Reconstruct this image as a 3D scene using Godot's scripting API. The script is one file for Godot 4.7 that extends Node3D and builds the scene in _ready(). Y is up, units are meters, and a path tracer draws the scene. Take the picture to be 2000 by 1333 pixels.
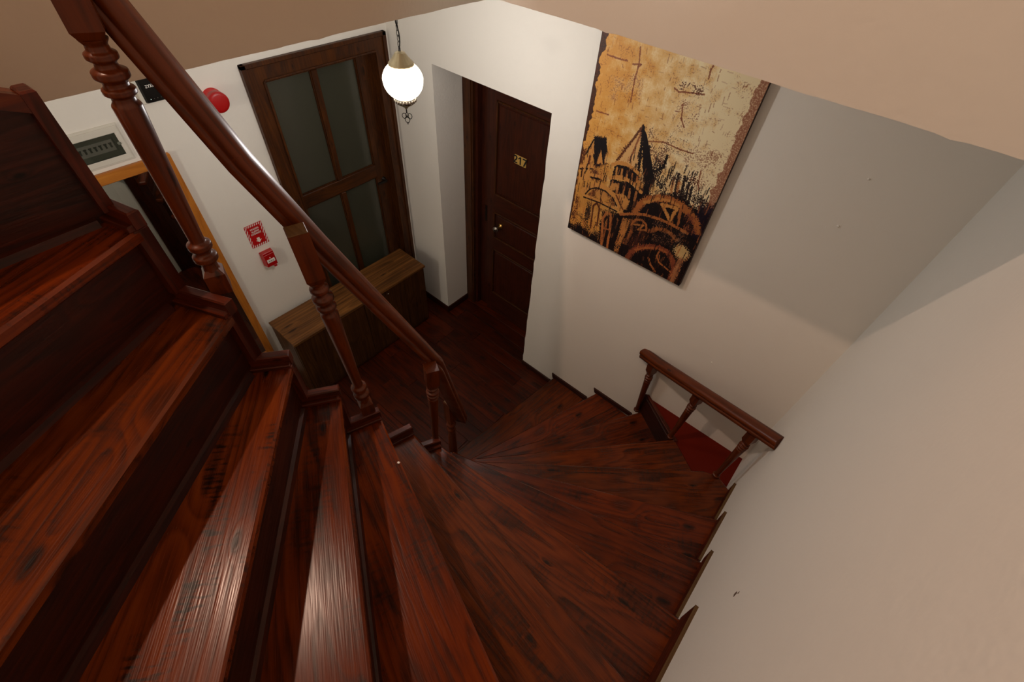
extends Node3D

# ---------------------------------------------------------------- shape helpers
var S: SurfaceTool
var gx := Vector3(1, 0, 0)      # grain direction used for texture coordinates
var uo := Vector2.ZERO          # texture offset of the piece in hand
var us := Vector2(1.0, 2.0)     # texture repeats per metre, along and across the grain
var rng := RandomNumberGenerator.new()
var M := {}                     # materials by name

func begin(grain := Vector3(1, 0, 0), shift := true) -> void:
	S = SurfaceTool.new()
	S.begin(Mesh.PRIMITIVE_TRIANGLES)
	S.set_smooth_group(-1)
	gx = grain.normalized()
	if shift:
		uo = Vector2(rng.randf(), rng.randf())
	else:
		uo = Vector2.ZERO

func uv_of(p: Vector3, n: Vector3) -> Vector2:
	var g := gx
	if absf(n.dot(g)) > 0.9:
		g = Vector3(0, 1, 0) if absf(n.y) < 0.8 else Vector3(0, 0, 1)
	var t := n.cross(g).normalized()
	return Vector2(p.dot(g) * us.x + uo.x, p.dot(t) * us.y + uo.y)

# a flat face, turned so that it looks away from the point "inside"
func face(pts: Array, inside: Vector3) -> void:
	var c := Vector3.ZERO
	for p in pts:
		c += p
	c /= pts.size()
	var n := Vector3.ZERO
	for i in pts.size():
		n += (pts[i] - c).cross(pts[(i + 1) % pts.size()] - c)
	if n.length() < 1e-12:
		return
	n = n.normalized()
	var q := pts.duplicate()
	if n.dot(c - inside) > 0.0:
		q.reverse()
	else:
		n = -n
	for i in range(1, q.size() - 1):
		for p in [q[0], q[i], q[i + 1]]:
			S.set_uv(uv_of(p, n))
			S.add_vertex(p)

func inset(poly: Array, n: Vector3, b: float) -> Array:
	var out := []
	var c := Vector3.ZERO
	for p in poly:
		c += p
	c /= poly.size()
	for i in poly.size():
		var p: Vector3 = poly[i]
		var e1: Vector3 = (p - poly[i - 1]).normalized()
		var e2: Vector3 = (poly[(i + 1) % poly.size()] - p).normalized()
		var n1 := n.cross(e1)
		if n1.dot(c - p) < 0.0:
			n1 = -n1
		var n2 := n.cross(e2)
		if n2.dot(c - p) < 0.0:
			n2 = -n2
		var m := (n1 + n2) / maxf(0.35, 1.0 + n1.dot(n2))
		out.append(p + m * b)
	return out

# a convex polygon pushed along e, with its end edges chamfered by b
func prism(poly: Array, e: Vector3, b := 0.0) -> void:
	var n := e.normalized()
	var mid := e * 0.5
	for p in poly:
		mid += p / poly.size()
	var rings := []
	if b > 0.0:
		var small := inset(poly, n, b)
		rings.append(small)
		rings.append(poly.map(func(p): return p + n * b))
		rings.append(poly.map(func(p): return p + e - n * b))
		rings.append(small.map(func(p): return p + e))
	else:
		rings.append(poly)
		rings.append(poly.map(func(p): return p + e))
	face(rings[0], mid)
	face(rings[-1], mid)
	for r in rings.size() - 1:
		for i in poly.size():
			var j := (i + 1) % poly.size()
			face([rings[r][i], rings[r][j], rings[r + 1][j], rings[r + 1][i]], mid)

func box(lo: Vector3, hi: Vector3, b := 0.0) -> void:
	var p := [Vector3(lo.x, lo.y, lo.z), Vector3(hi.x, lo.y, lo.z), Vector3(hi.x, lo.y, hi.z), Vector3(lo.x, lo.y, hi.z)]
	prism(p, Vector3(0, hi.y - lo.y, 0), b)

# a rectangular bar from a to b; w along "side", h across
func bar(a: Vector3, b: Vector3, side: Vector3, w: float, h: float, bev := 0.0) -> void:
	var d := (b - a).normalized()
	var s := (side - d * side.dot(d)).normalized()
	var u := d.cross(s)
	var p := [a + s * w * 0.5 + u * h * 0.5, a - s * w * 0.5 + u * h * 0.5, a - s * w * 0.5 - u * h * 0.5, a + s * w * 0.5 - u * h * 0.5]
	prism(p, b - a, bev)

# rings of points joined into a smooth skin
func skin(rings: Array, closed_ends := true, smooth := true, uscale := 1.0) -> void:
	S.set_smooth_group(0 if smooth else -1)
	var along := 0.0
	for r in rings.size() - 1:
		var a: Array = rings[r]
		var b: Array = rings[r + 1]
		var step: float = (b[0] - a[0]).length()
		var n := a.size()
		for i in n:
			var j := (i + 1) % n
			var u0 := along * uscale + uo.x
			var u1 := (along + step) * uscale + uo.x
			var v0 := float(i) / n * 0.4 + uo.y
			var v1 := float(i + 1) / n * 0.4 + uo.y
			var q := [[a[i], u0, v0], [b[i], u1, v0], [b[j], u1, v1], [a[i], u0, v0], [b[j], u1, v1], [a[j], u0, v1]]
			for k in q:
				S.set_uv(Vector2(k[1], k[2]))
				S.add_vertex(k[0])
		along += step
	if closed_ends:
		S.set_smooth_group(-1)
		var ca := Vector3.ZERO
		for p in rings[0]:
			ca += p / rings[0].size()
		var cb := Vector3.ZERO
		for p in rings[-1]:
			cb += p / rings[-1].size()
		face(rings[0], cb)
		face(rings[-1], ca)
	S.set_smooth_group(-1)

# a turned shape: profile of [distance along axis, radius] from point o along direction d
func lathe(o: Vector3, d: Vector3, profile: Array, segs := 20, flute := 0.0, flutes := 12) -> void:
	d = d.normalized()
	var s := d.cross(Vector3(0.31, 0.2, 0.93)).normalized()
	var t := d.cross(s)
	var rings := []
	for pr in profile:
		var ring := []
		for i in segs:
			var a := TAU * i / segs
			var r: float = pr[1] * (1.0 + flute * cos(a * flutes))
			ring.append(o + d * pr[0] + (s * cos(a) + t * sin(a)) * r)
		rings.append(ring)
	skin(rings, true, true)

# a smoothed radius along a list of [t, r] keys
func turned(keys: Array, length: float) -> Array:
	var out := []
	for i in keys.size() - 1:
		var a: Array = keys[i]
		var b: Array = keys[i + 1]
		var n := 5 if b[0] - a[0] < 0.1 else 8
		for k in n:
			var f := float(k) / n
			var e := f * f * (3.0 - 2.0 * f) if b[0] - a[0] < 0.1 else f
			out.append([lerpf(a[0], b[0], f) * length, lerpf(a[1], b[1], e)])
	out.append([keys[-1][0] * length, keys[-1][1]])
	return out

func tube(pts: Array, r: float, segs := 8) -> void:
	var rings := []
	for i in pts.size():
		var d: Vector3 = (pts[mini(i + 1, pts.size() - 1)] - pts[maxi(i - 1, 0)]).normalized()
		var s := d.cross(Vector3(0.2, 0.3, 0.93) if absf(d.z) < 0.9 else Vector3(0, 1, 0)).normalized()
		var t := d.cross(s)
		var ring := []
		for k in segs:
			var a := TAU * k / segs
			ring.append(pts[i] + (s * cos(a) + t * sin(a)) * r)
		rings.append(ring)
	skin(rings)

# a section (x to the side, y up) carried along a path
func sweep(section: Array, path: Array, end_cut := 0.0) -> void:
	var rings := []
	for i in path.size():
		var d1: Vector3 = (path[i] - path[maxi(i - 1, 0)]).normalized() if i > 0 else (path[1] - path[0]).normalized()
		var d2: Vector3 = (path[mini(i + 1, path.size() - 1)] - path[i]).normalized() if i < path.size() - 1 else d1
		var d := (d1 + d2).normalized()
		var side := Vector3(-d.z, 0, d.x).normalized()
		var up := side.cross(d).normalized()
		if up.y < 0.0:
			up = -up
		var ring := []
		for p in section:
			ring.append(path[i] + side * p.x + up * p.y)
		rings.append(ring)
	# wind the rings so that the skin looks outwards
	var c := Vector3.ZERO
	for p in rings[0]:
		c += p / rings[0].size()
	var nrm: Vector3 = (rings[1][0] - rings[0][0]).cross(rings[0][1] - rings[0][0])
	if nrm.dot(rings[0][0] - c) > 0.0:
		for r in rings:
			r.reverse()
	skin(rings)

func commit(called: String, mat: String, parent: Node = self) -> MeshInstance3D:
	S.generate_normals()
	S.generate_tangents()
	var o := MeshInstance3D.new()
	o.name = called
	o.mesh = S.commit()
	o.material_override = null
	o.mesh.surface_set_material(0, M[mat])
	o.cast_shadow = GeometryInstance3D.SHADOW_CASTING_SETTING_ON
	parent.add_child(o, true)
	return o

func root(called: String, label := "", category := "", group := "", at := Vector3.ZERO) -> Node3D:
	var o := Node3D.new()
	o.name = called
	o.position = at
	add_child(o, true)
	return tag(o, label, category, group)

func tag(o: Node3D, label := "", category := "", group := "") -> Node3D:
	if label:
		o.set_meta("label", label)
	if category:
		o.set_meta("category", category)
	if group:
		o.set_meta("group", group)
	return o

func structure(o: Node3D, label := "", category := "") -> Node3D:
	o.set_meta("kind", "structure")
	return tag(o, label, category)

# ---------------------------------------------------------------- textures
func noise_image(w: int, h: int, freq: float, sd: int, oct := 4, tw := 0, th := 0) -> PackedByteArray:
	var n := FastNoiseLite.new()
	n.seed = sd
	n.noise_type = FastNoiseLite.TYPE_SIMPLEX_SMOOTH
	n.frequency = freq
	n.fractal_octaves = oct
	var im := n.get_seamless_image(w, h, false, false, 0.2, true)
	if tw > 0:
		im.resize(tw, th, Image.INTERPOLATE_CUBIC)
	im.convert(Image.FORMAT_L8)
	return im.get_data()

func as_texture(bytes: PackedByteArray, w: int, h: int, fmt: int) -> ImageTexture:
	return ImageTexture.create_from_image(Image.create_from_data(w, h, false, fmt, bytes))

# wood whose grain runs along u: returns [colour, relief, roughness]
func wood_maps(sd: int, dark: Color, mid: Color, light: Color, rings: int, grime := 0.0, saw := 0.0, w := 1024, h := 512) -> Array:
	var low := noise_image(32, 128, 0.02, sd, 2, w, h)
	var streak := noise_image(20, 512, 0.05, sd + 1, 4, w, h)
	var fine := noise_image(40, 512, 0.22, sd + 2, 3, w, h)
	var blot := noise_image(96, 128, 0.03, sd + 3, 4, w, h)
	var cross := noise_image(512, 40, 0.16, sd + 4, 4, w, h)
	var r := RandomNumberGenerator.new()
	r.seed = sd
	var knots := []
	for k in 4:
		knots.append(Vector3(r.randf() * w, r.randf() * h, r.randf_range(7.0, 13.0)))
	var col := PackedByteArray()
	col.resize(w * h * 3)
	var rel := PackedByteArray()
	rel.resize(w * h)
	var rou := PackedByteArray()
	rou.resize(w * h)
	var i := 0
	for y in h:
		var near := []
		for k in knots:
			if absf(y - k.y) < 60.0:
				near.append(k)
		var base := float(y) / h * rings
		for x in w:
			var bend := low[i] / 255.0 * 5.0
			var knot := 0.0
			for k in near:
				var dx: float = (x - k.x) / (k.z * 2.6)
				var dy: float = (y - k.y) / k.z
				var d2 := dx * dx + dy * dy
				if d2 < 9.0:
					bend += exp(-d2 * 0.8) * 1.6
					knot = maxf(knot, exp(-d2 * 2.5))
			var g := fposmod(base + bend, 1.0)
			g = g * g * (3.0 - 2.0 * g) if g < 0.8 else (1.0 - g) * 4.48
			var s := streak[i] / 255.0
			var f := fine[i] / 255.0
			var b := blot[i] / 255.0
			var c := cross[i] / 255.0
			var t := 0.40 * s + 0.24 * (1.0 - g) + 0.16 * f + 0.36 * b - 0.10
			t -= knot * 0.7
			if grime > 0.0:
				t -= grime * smoothstep(0.56, 0.8, b * 0.7 + s * 0.3)
			if saw > 0.0:
				t -= saw * smoothstep(0.42, 0.85, c) * smoothstep(0.45, 0.7, 1.0 - b)
			t = clampf(t, 0.0, 1.0)
			var cc := dark.lerp(mid, t * 2.0) if t < 0.5 else mid.lerp(light, t * 2.0 - 1.0)
			col[i * 3] = int(cc.r * 255.0)
			col[i * 3 + 1] = int(cc.g * 255.0)
			col[i * 3 + 2] = int(cc.b * 255.0)
			rel[i] = int(clampf(0.5 * f + 0.35 * s - 0.2 * g + 0.25 - knot * 0.4, 0.0, 1.0) * 255.0)
			rou[i] = int(clampf(0.30 + 0.30 * (1.0 - t) + 0.2 * (f - 0.5), 0.0, 1.0) * 255.0)
			i += 1
	return [as_texture(col, w, h, Image.FORMAT_RGB8), as_texture(rel, w, h, Image.FORMAT_L8), as_texture(rou, w, h, Image.FORMAT_L8)]

func wood(called: String, maps: Array, tint: Color, rough: float, relief: float, coat := 0.0) -> void:
	var m := StandardMaterial3D.new()
	m.resource_name = called
	m.albedo_texture = maps[0]
	m.albedo_color = tint
	m.roughness = rough
	m.roughness_texture = maps[2]
	m.roughness_texture_channel = BaseMaterial3D.TEXTURE_CHANNEL_RED
	m.metallic_specular = 0.38
	if relief > 0.0:
		m.heightmap_enabled = true
		m.heightmap_texture = maps[1]
		m.heightmap_scale = relief
	if coat > 0.0:
		m.clearcoat_enabled = true
		m.clearcoat = coat
		m.clearcoat_roughness = 0.22
	M[called] = m

func flat(called: String, c: Color, rough := 0.6, metal := 0.0, spec := 0.5) -> StandardMaterial3D:
	var m := StandardMaterial3D.new()
	m.resource_name = called
	m.albedo_color = c
	m.roughness = rough
	m.metallic = metal
	m.metallic_specular = spec
	M[called] = m
	return m

# ---- the printed canvas, drawn in its own frame (u to the right, v down)
var PW := 720
var PH := 1028
var pr_ := PackedFloat32Array()
var pn: PackedByteArray      # fine scratch noise
var pb: PackedByteArray      # broad noise

func put_px(x: int, y: int, c: Color, a: float) -> void:
	if a <= 0.0:
		return
	a = minf(a, 1.0)
	var i := (y * PW + x) * 3
	pr_[i] += (c.r - pr_[i]) * a
	pr_[i + 1] += (c.g - pr_[i + 1]) * a
	pr_[i + 2] += (c.b - pr_[i + 2]) * a

func stroke(pts: Array, wid: float, c: Color, a := 1.0, rag := 0.6) -> void:
	var w := wid * PW
	for k in pts.size() - 1:
		var p := Vector2(pts[k][0] * PW, pts[k][1] * PH)
		var q := Vector2(pts[k + 1][0] * PW, pts[k + 1][1] * PH)
		var d := q - p
		var l2 := maxf(d.length_squared(), 0.01)
		for y in range(maxi(0, int(minf(p.y, q.y) - w - 3)), mini(PH, int(maxf(p.y, q.y) + w + 4))):
			for x in range(maxi(0, int(minf(p.x, q.x) - w - 3)), mini(PW, int(maxf(p.x, q.x) + w + 4))):
				var v := Vector2(x, y)
				var t := clampf((v - p).dot(d) / l2, 0.0, 1.0)
				var dist := (v - p - d * t).length()
				var n := pn[(y % 512) * 512 + x % 512] / 255.0
				var edge := w * (0.5 + rag * (n - 0.4))
				put_px(x, y, c, a * clampf(edge - dist + 0.8, 0.0, 1.0))

func blob(pts: Array, c: Color, a := 1.0, rag := 22.0, hole := 0.0) -> void:
	var poly := PackedVector2Array()
	var lo := Vector2(1e9, 1e9)
	var hi := -lo
	for p in pts:
		var v := Vector2(p[0] * PW, p[1] * PH)
		poly.append(v)
		lo = lo.min(v)
		hi = hi.max(v)
	for y in range(maxi(0, int(lo.y - rag)), mini(PH, int(hi.y + rag))):
		for x in range(maxi(0, int(lo.x - rag)), mini(PW, int(hi.x + rag))):
			var n := pn[(y % 512) * 512 + x % 512] / 255.0 - 0.5
			var b := pb[(y % 512) * 512 + x % 512] / 255.0 - 0.5
			var v := Vector2(x + n * rag + b * rag * 0.6, y + b * rag + n * rag * 1.6)
			if Geometry2D.is_point_in_polygon(v, poly):
				put_px(x, y, c, a * (1.0 if hole <= 0.0 else clampf((n + b * 0.7 + 0.5 - hole) * 6.0, 0.0, 1.0)))

func canvas_print() -> ImageTexture:
	pr_.resize(PW * PH * 3)
	var sc := FastNoiseLite.new()
	sc.seed = 77
	sc.frequency = 0.11
	sc.fractal_octaves = 4
	var si := sc.get_seamless_image(512, 512)
	si.convert(Image.FORMAT_L8)
	pn = si.get_data()
	pb = noise_image(512, 512, 0.012, 31, 4)
	var vert := noise_image(512, 64, 0.09, 93, 4, 512, 512)     # long upright scratches
	var gold := Color(0.84, 0.60, 0.28)
	var pale := Color(0.97, 0.90, 0.73)
	var rust := Color(0.47, 0.22, 0.13)
	for y in PH:
		for x in PW:
			var k := (y % 512) * 512 + x % 512
			var n := pn[k] / 255.0
			var b := pb[k] / 255.0
			var vs := vert[k] / 255.0
			var u := float(x) / PW
			var v := float(y) / PH
			var t := clampf(u * 1.5 - 0.18 + (b - 0.5) * 0.8 + (n - 0.5) * 0.35 + (vs - 0.5) * 0.2, 0.0, 1.0)
			var c := gold.lerp(pale, t)
			if v > 0.5:
				c = c.lerp(Color(0.74, 0.50, 0.22), clampf((v - 0.5) * 2.0, 0.0, 0.6) * clampf(1.2 - u, 0.0, 1.0))
			var spk := n * 0.6 + (1.0 - b) * 0.4
			c = c.lerp(rust, smoothstep(0.66, 0.80, spk) * 0.45)
			var i := (y * PW + x) * 3
			pr_[i] = c.r
			pr_[i + 1] = c.g
			pr_[i + 2] = c.b
	# ragged borders
	for y in PH:
		var v := float(y) / PH
		var yb := (y % 512) * 512
		var wl := PW * (0.022 + 0.05 * (pb[yb + 40] / 255.0 - 0.35)) * (1.0 if v < 0.5 else 0.4)
		var wr := PW * (0.05 + 0.05 * (pb[yb + 300] / 255.0 - 0.5))
		if v > 0.56:
			wr = 0.0
		for x in PW:
			var n := pn[(y % 512) * 512 + x % 512] / 255.0
			if x < wl:
				put_px(x, y, rust.darkened(0.3 + 0.5 * n), 0.9)
			if PW - x < wr + 8.0 * (n - 0.5):
				put_px(x, y, Color(0.56, 0.33, 0.24).lerp(pale, clampf(n * 1.6 - 0.7, 0.0, 0.7)), 0.85)
			if y < 10 + 10 * n:
				put_px(x, y, rust, 0.7)
	var ink := Color(0.07, 0.03, 0.04)
	var umber := Color(0.30, 0.13, 0.07)
	var lit := Color(0.80, 0.55, 0.28)
	var hot := Color(0.68, 0.40, 0.20)
	# cracks and scratches of the sky
	for q in [[[0.264, 0.061], [0.279, 0.118], [0.275, 0.174], [0.283, 0.263]], [[0.062, 0.121], [0.145, 0.122], [0.202, 0.12]], [[0.24, 0.125], [0.293, 0.117], [0.277, 0.13]], [[0.063, 0.348], [0.152, 0.345]], [[0.607, 0.203], [0.622, 0.257], [0.656, 0.283]], [[0.452, 0.391], [0.56, 0.368], [0.676, 0.371], [0.758, 0.368]], [[0.703, 0.032], [0.693, 0.065], [0.698, 0.093]], [[0.842, 0.42], [0.854, 0.479], [0.875, 0.503]], [[0.531, 0.159], [0.56, 0.166], [0.615, 0.158], [0.66, 0.152], [0.705, 0.147]]]:
		stroke(q, 0.006, rust, 0.75, 1.2)
	blob([[0.52, 0.145], [0.7, 0.13], [0.71, 0.17], [0.6, 0.185]], umber, 0.8, 26.0, 0.62)
	blob([[0.12, 0.2], [0.34, 0.16], [0.36, 0.27], [0.14, 0.3]], rust, 0.4, 30.0, 0.60)
	blob([[0.58, 0.2], [0.72, 0.19], [0.74, 0.32], [0.6, 0.33]], rust, 0.6, 30.0, 0.62)
	blob([[0.72, 0.35], [0.94, 0.33], [0.96, 0.5], [0.74, 0.52]], rust, 0.5, 30.0, 0.60)
	blob([[0.42, 0.34], [0.75, 0.34], [0.75, 0.40], [0.45, 0.42]], umber, 0.6, 26.0, 0.60)
	# fading dark haze above the domes
	blob([[0.44, 0.42], [0.62, 0.40], [0.64, 0.5], [0.86, 0.47], [0.88, 0.58], [0.5, 0.62]], umber, 0.75, 44.0, 0.52)
	blob([[0.46, 0.50], [0.6, 0.47], [0.68, 0.55], [0.9, 0.52], [1.0, 0.56], [1.0, 0.64], [0.46, 0.66]], ink, 0.9, 44.0, 0.46)
	stroke([[0.613, 0.416], [0.61, 0.47], [0.539, 0.515]], 0.014, ink, 0.9, 1.2)
	for q in [[[0.482, 0.407], [0.491, 0.5]], [[0.719, 0.47], [0.74, 0.575]], [[0.762, 0.47], [0.784, 0.572]], [[0.826, 0.5], [0.843, 0.58]], [[0.8, 0.488], [0.82, 0.58]]]:
		stroke(q, 0.013, ink, 0.85, 1.1)
	for q in [[[0.738, 0.50], [0.755, 0.57]], [[0.70, 0.51], [0.715, 0.57]]]:
		stroke(q, 0.014, hot, 0.7, 1.1)
	# the lower mass of the city, dark
	blob([[0.512, 0.613], [0.599, 0.609], [0.661, 0.573], [0.773, 0.555], [0.855, 0.571], [0.961, 0.579], [1.05, 0.575], [1.05, 0.8], [1.05, 1.1], [0.6, 1.1], [0.43, 1.1], [0.41, 0.767], [0.491, 0.69]], ink, 1.0, 22.0)
	blob([[0.9, 0.56], [1.05, 0.54], [1.05, 0.72], [0.93, 0.72]], Color(0.09, 0.04, 0.11), 0.9, 18.0)
	blob([[0.461, 0.60], [0.548, 0.56], [0.6, 0.676], [0.452, 0.80], [0.40, 0.761], [0.452, 0.689]], ink, 1.0, 20.0)
	blob([[0.272, 0.801], [0.414, 0.767], [0.42, 0.85], [0.44, 1.05], [0.28, 1.05]], ink, 0.97, 26.0)
	blob([[0.0, 0.955], [0.1, 0.945], [0.2, 0.96], [0.3, 0.95], [0.3, 1.1], [-0.1, 1.1]], ink, 1.0, 44.0)
	blob([[0.0, 0.90], [0.1, 0.9], [0.2, 0.92], [0.3, 0.9], [0.3, 1.05], [-0.1, 1.05]], ink, 0.9, 50.0, 0.52)
	blob([[0.13, 0.80], [0.17, 0.79], [0.21, 1.0], [0.14, 1.0]], ink, 0.85, 26.0, 0.42)
	blob([[0.03, 0.80], [0.06, 0.79], [0.07, 0.96], [0.02, 0.97]], umber, 0.85, 22.0, 0.45)
	# left towers
	blob([[0.084, 0.462], [0.172, 0.44], [0.2, 0.5], [0.195, 0.56], [0.132, 0.6], [0.09, 0.535]], ink, 1.0, 18.0)
	blob([[0.0, 0.54], [0.05, 0.53], [0.03, 0.64], [-0.05, 0.66]], umber, 0.9, 20.0, 0.3)
	blob([[0.10, 0.58], [0.24, 0.56], [0.25, 0.66], [0.11, 0.68]], umber, 0.85, 22.0, 0.42)
	blob([[0.081, 0.478], [0.043, 0.556], [0.107, 0.54]], lit, 1.0, 6.0)
	stroke([[0.081, 0.478], [0.043, 0.556]], 0.008, ink)
	blob([[0.048, 0.56], [0.049, 0.61], [0.107, 0.598], [0.101, 0.545]], lit, 1.0, 8.0)
	stroke([[0.078, 0.56], [0.08, 0.6]], 0.016, umber, 0.9)
	stroke([[0.02, 0.628], [0.115, 0.6]], 0.022, lit)
	stroke([[0.02, 0.64], [0.115, 0.614]], 0.01, ink)
	stroke([[0.055, 0.635], [0.06, 0.675]], 0.02, lit)
	stroke([[0.09, 0.625], [0.095, 0.665]], 0.02, lit)
	stroke([[0.034, 0.63], [0.038, 0.68]], 0.01, umber)
	stroke([[0.014, 0.692], [0.11, 0.67]], 0.02, lit)
	blob([[0.155, 0.50], [0.137, 0.579], [0.194, 0.566]], lit, 1.0, 6.0)
	stroke([[0.155, 0.50], [0.194, 0.566]], 0.01, ink)
	stroke([[0.12, 0.646], [0.2, 0.635]], 0.024, lit)
	stroke([[0.12, 0.658], [0.2, 0.648]], 0.01, ink)
	# the big tower: cone, two galleries with dark arches
	blob([[0.40, 0.335], [0.47, 0.50], [0.56, 0.63], [0.58, 0.54], [0.52, 0.46], [0.44, 0.36]], ink, 1.0, 22.0)
	blob([[0.30, 0.47], [0.34, 0.43], [0.33, 0.53], [0.28, 0.54]], umber, 0.8, 22.0, 0.40)
	blob([[0.405, 0.335], [0.286, 0.528], [0.354, 0.512], [0.45, 0.525]], lit.lerp(pale, 0.35), 1.0, 10.0)
	stroke([[0.405, 0.335], [0.29, 0.52]], 0.012, umber, 0.85, 1.2)
	stroke([[0.41, 0.34], [0.375, 0.50]], 0.009, rust, 0.7, 1.2)
	stroke([[0.41, 0.34], [0.455, 0.525]], 0.016, ink, 0.95, 1.1)
	blob([[0.285, 0.542], [0.37, 0.53], [0.47, 0.545], [0.49, 0.60], [0.39, 0.585], [0.275, 0.61]], ink, 1.0, 10.0)
	blob([[0.275, 0.622], [0.398, 0.598], [0.515, 0.625], [0.48, 0.68], [0.343, 0.69], [0.275, 0.67]], ink, 1.0, 12.0)
	for k in 5:
		stroke([[0.30 + k * 0.04, 0.552 - absf(k - 2) * -0.003], [0.305 + k * 0.04, 0.59]], 0.013, lit.lerp(hot, k * 0.2), 0.95)
	for k in 5:
		stroke([[0.29 + k * 0.048, 0.63], [0.295 + k * 0.048, 0.672]], 0.015, hot.lerp(lit, 0.5), 0.9)
	stroke([[0.262, 0.552], [0.302, 0.531], [0.357, 0.523], [0.417, 0.529], [0.475, 0.545]], 0.02, lit)
	stroke([[0.268, 0.618], [0.328, 0.595], [0.394, 0.590], [0.456, 0.599], [0.515, 0.62]], 0.022, lit)
	stroke([[0.30, 0.655], [0.32, 0.65]], 0.045, lit, 0.95)
	stroke([[0.48, 0.585], [0.50, 0.59]], 0.035, lit, 0.9)
	# left dome
	blob([[0.113, 0.757], [0.18, 0.70], [0.253, 0.692], [0.324, 0.715], [0.38, 0.75]], umber, 0.85, 14.0, 0.30)
	stroke([[0.22, 0.72], [0.24, 0.72]], 0.07, lit, 0.9)
	stroke([[0.074, 0.757], [0.112, 0.714], [0.176, 0.683], [0.255, 0.678], [0.324, 0.694], [0.379, 0.724], [0.415, 0.765]], 0.032, lit)
	stroke([[0.1, 0.757], [0.13, 0.72], [0.18, 0.698], [0.255, 0.694], [0.324, 0.712], [0.365, 0.74]], 0.009, ink, 0.9)
	stroke([[0.09, 0.768], [0.228, 0.758], [0.38, 0.757]], 0.014, lit)
	stroke([[0.09, 0.778], [0.228, 0.768], [0.38, 0.77]], 0.009, ink, 0.9)
	blob([[0.335, 0.683], [0.409, 0.667], [0.452, 0.689], [0.45, 0.738], [0.41, 0.756]], lit, 0.95, 9.0)
	stroke([[0.345, 0.69], [0.42, 0.745]], 0.009, umber, 0.85)
	# arched windows on the left and the pillar
	stroke([[0.324, 1.0], [0.286, 0.843], [0.302, 0.803], [0.339, 0.80], [0.361, 0.867], [0.378, 1.0]], 0.017, hot)
	stroke([[0.33, 0.99], [0.325, 0.86]], 0.010, hot, 0.8)
	stroke([[0.30, 0.90], [0.365, 0.885]], 0.008, hot, 0.8)
	stroke([[0.20, 0.93], [0.185, 0.80], [0.21, 0.775], [0.24, 0.80], [0.25, 0.9]], 0.012, umber, 0.9)
	blob([[0.436, 0.787], [0.50, 0.775], [0.498, 0.83], [0.475, 0.985], [0.437, 1.0]], lit.lerp(hot, 0.4), 0.95, 12.0, 0.22)
	stroke([[0.515, 0.78], [0.53, 0.84], [0.51, 0.92]], 0.02, hot, 0.6, 1.4)
	# right dome with the triangle
	stroke([[0.513, 0.725], [0.531, 0.682], [0.57, 0.643], [0.643, 0.610], [0.727, 0.594], [0.805, 0.598], [0.873, 0.616], [0.935, 0.645], [0.965, 0.68]], 0.042, hot, 0.95, 0.8)
	stroke([[0.56, 0.66], [0.643, 0.615], [0.727, 0.6], [0.80, 0.605]], 0.016, lit, 0.8, 1.0)
	blob([[0.87, 0.62], [0.94, 0.63], [0.97, 0.70], [0.9, 0.72], [0.85, 0.68]], Color(0.42, 0.2, 0.16), 0.8, 20.0, 0.40)
	stroke([[0.68, 0.632], [0.786, 0.620], [0.768, 0.689], [0.68, 0.632]], 0.020, lit)
	stroke([[0.808, 0.608], [0.829, 0.691]], 0.018, hot, 0.9)
	stroke([[0.414, 0.775], [0.507, 0.741], [0.598, 0.717], [0.692, 0.707], [0.787, 0.704], [0.908, 0.712]], 0.018, hot)
	stroke([[0.66, 0.79], [0.70, 0.760], [0.74, 0.749], [0.794, 0.748], [0.856, 0.765]], 0.024, hot, 0.75, 1.1)
	blob([[0.66, 0.73], [0.92, 0.72], [0.95, 0.82], [0.7, 0.84]], Color(0.62, 0.45, 0.33), 0.75, 26.0, 0.57)
	stroke([[0.515, 0.80], [0.535, 0.765], [0.58, 0.752], [0.622, 0.765], [0.635, 0.795]], 0.014, hot, 0.9)
	stroke([[0.539, 0.792], [0.604, 0.775], [0.574, 0.811], [0.628, 0.795]], 0.012, lit.lerp(hot, 0.5), 0.9)
	blob([[0.53, 0.81], [0.65, 0.80], [0.66, 0.90], [0.54, 0.93]], Color(0.33, 0.15, 0.1), 0.7, 22.0, 0.42)
	# lower arch
	stroke([[0.566, 0.99], [0.576, 0.95], [0.61, 0.913], [0.673, 0.878], [0.759, 0.850], [0.834, 0.850], [0.894, 0.885], [0.92, 0.93], [0.924, 1.0]], 0.034, Color(0.50, 0.25, 0.15), 0.95, 0.9)
	stroke([[0.60, 0.925], [0.673, 0.885], [0.759, 0.856], [0.82, 0.856]], 0.012, hot, 0.7, 1.1)
	stroke([[0.774, 0.872], [0.77, 0.90], [0.801, 0.928], [0.904, 0.947]], 0.011, hot, 0.9)
	stroke([[0.717, 0.934], [0.75, 0.965], [0.794, 0.986]], 0.014, hot, 0.85)
	stroke([[0.915, 0.812], [0.93, 0.82]], 0.085, Color(0.86, 0.72, 0.48), 0.95, 0.7)
	stroke([[0.935, 0.86], [0.94, 0.9], [0.935, 0.99]], 0.032, Color(0.70, 0.48, 0.32), 0.75, 1.3)
	# dry brush marks
	var br := RandomNumberGenerator.new()
	br.seed = 5
	for k in 420:
		var u := br.randf()
		var v := br.randf_range(0.5, 1.0)
		var l := br.randf_range(0.01, 0.06)
		var c: Color = [hot, ink, umber, lit, ink][br.randi_range(0, 4)]
		if u > 0.5 and c == lit:
			c = hot
		stroke([[u, v], [u + br.randf_range(-0.006, 0.006), v + l]], br.randf_range(0.002, 0.006), c, br.randf_range(0.35, 0.8), 1.6)
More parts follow.
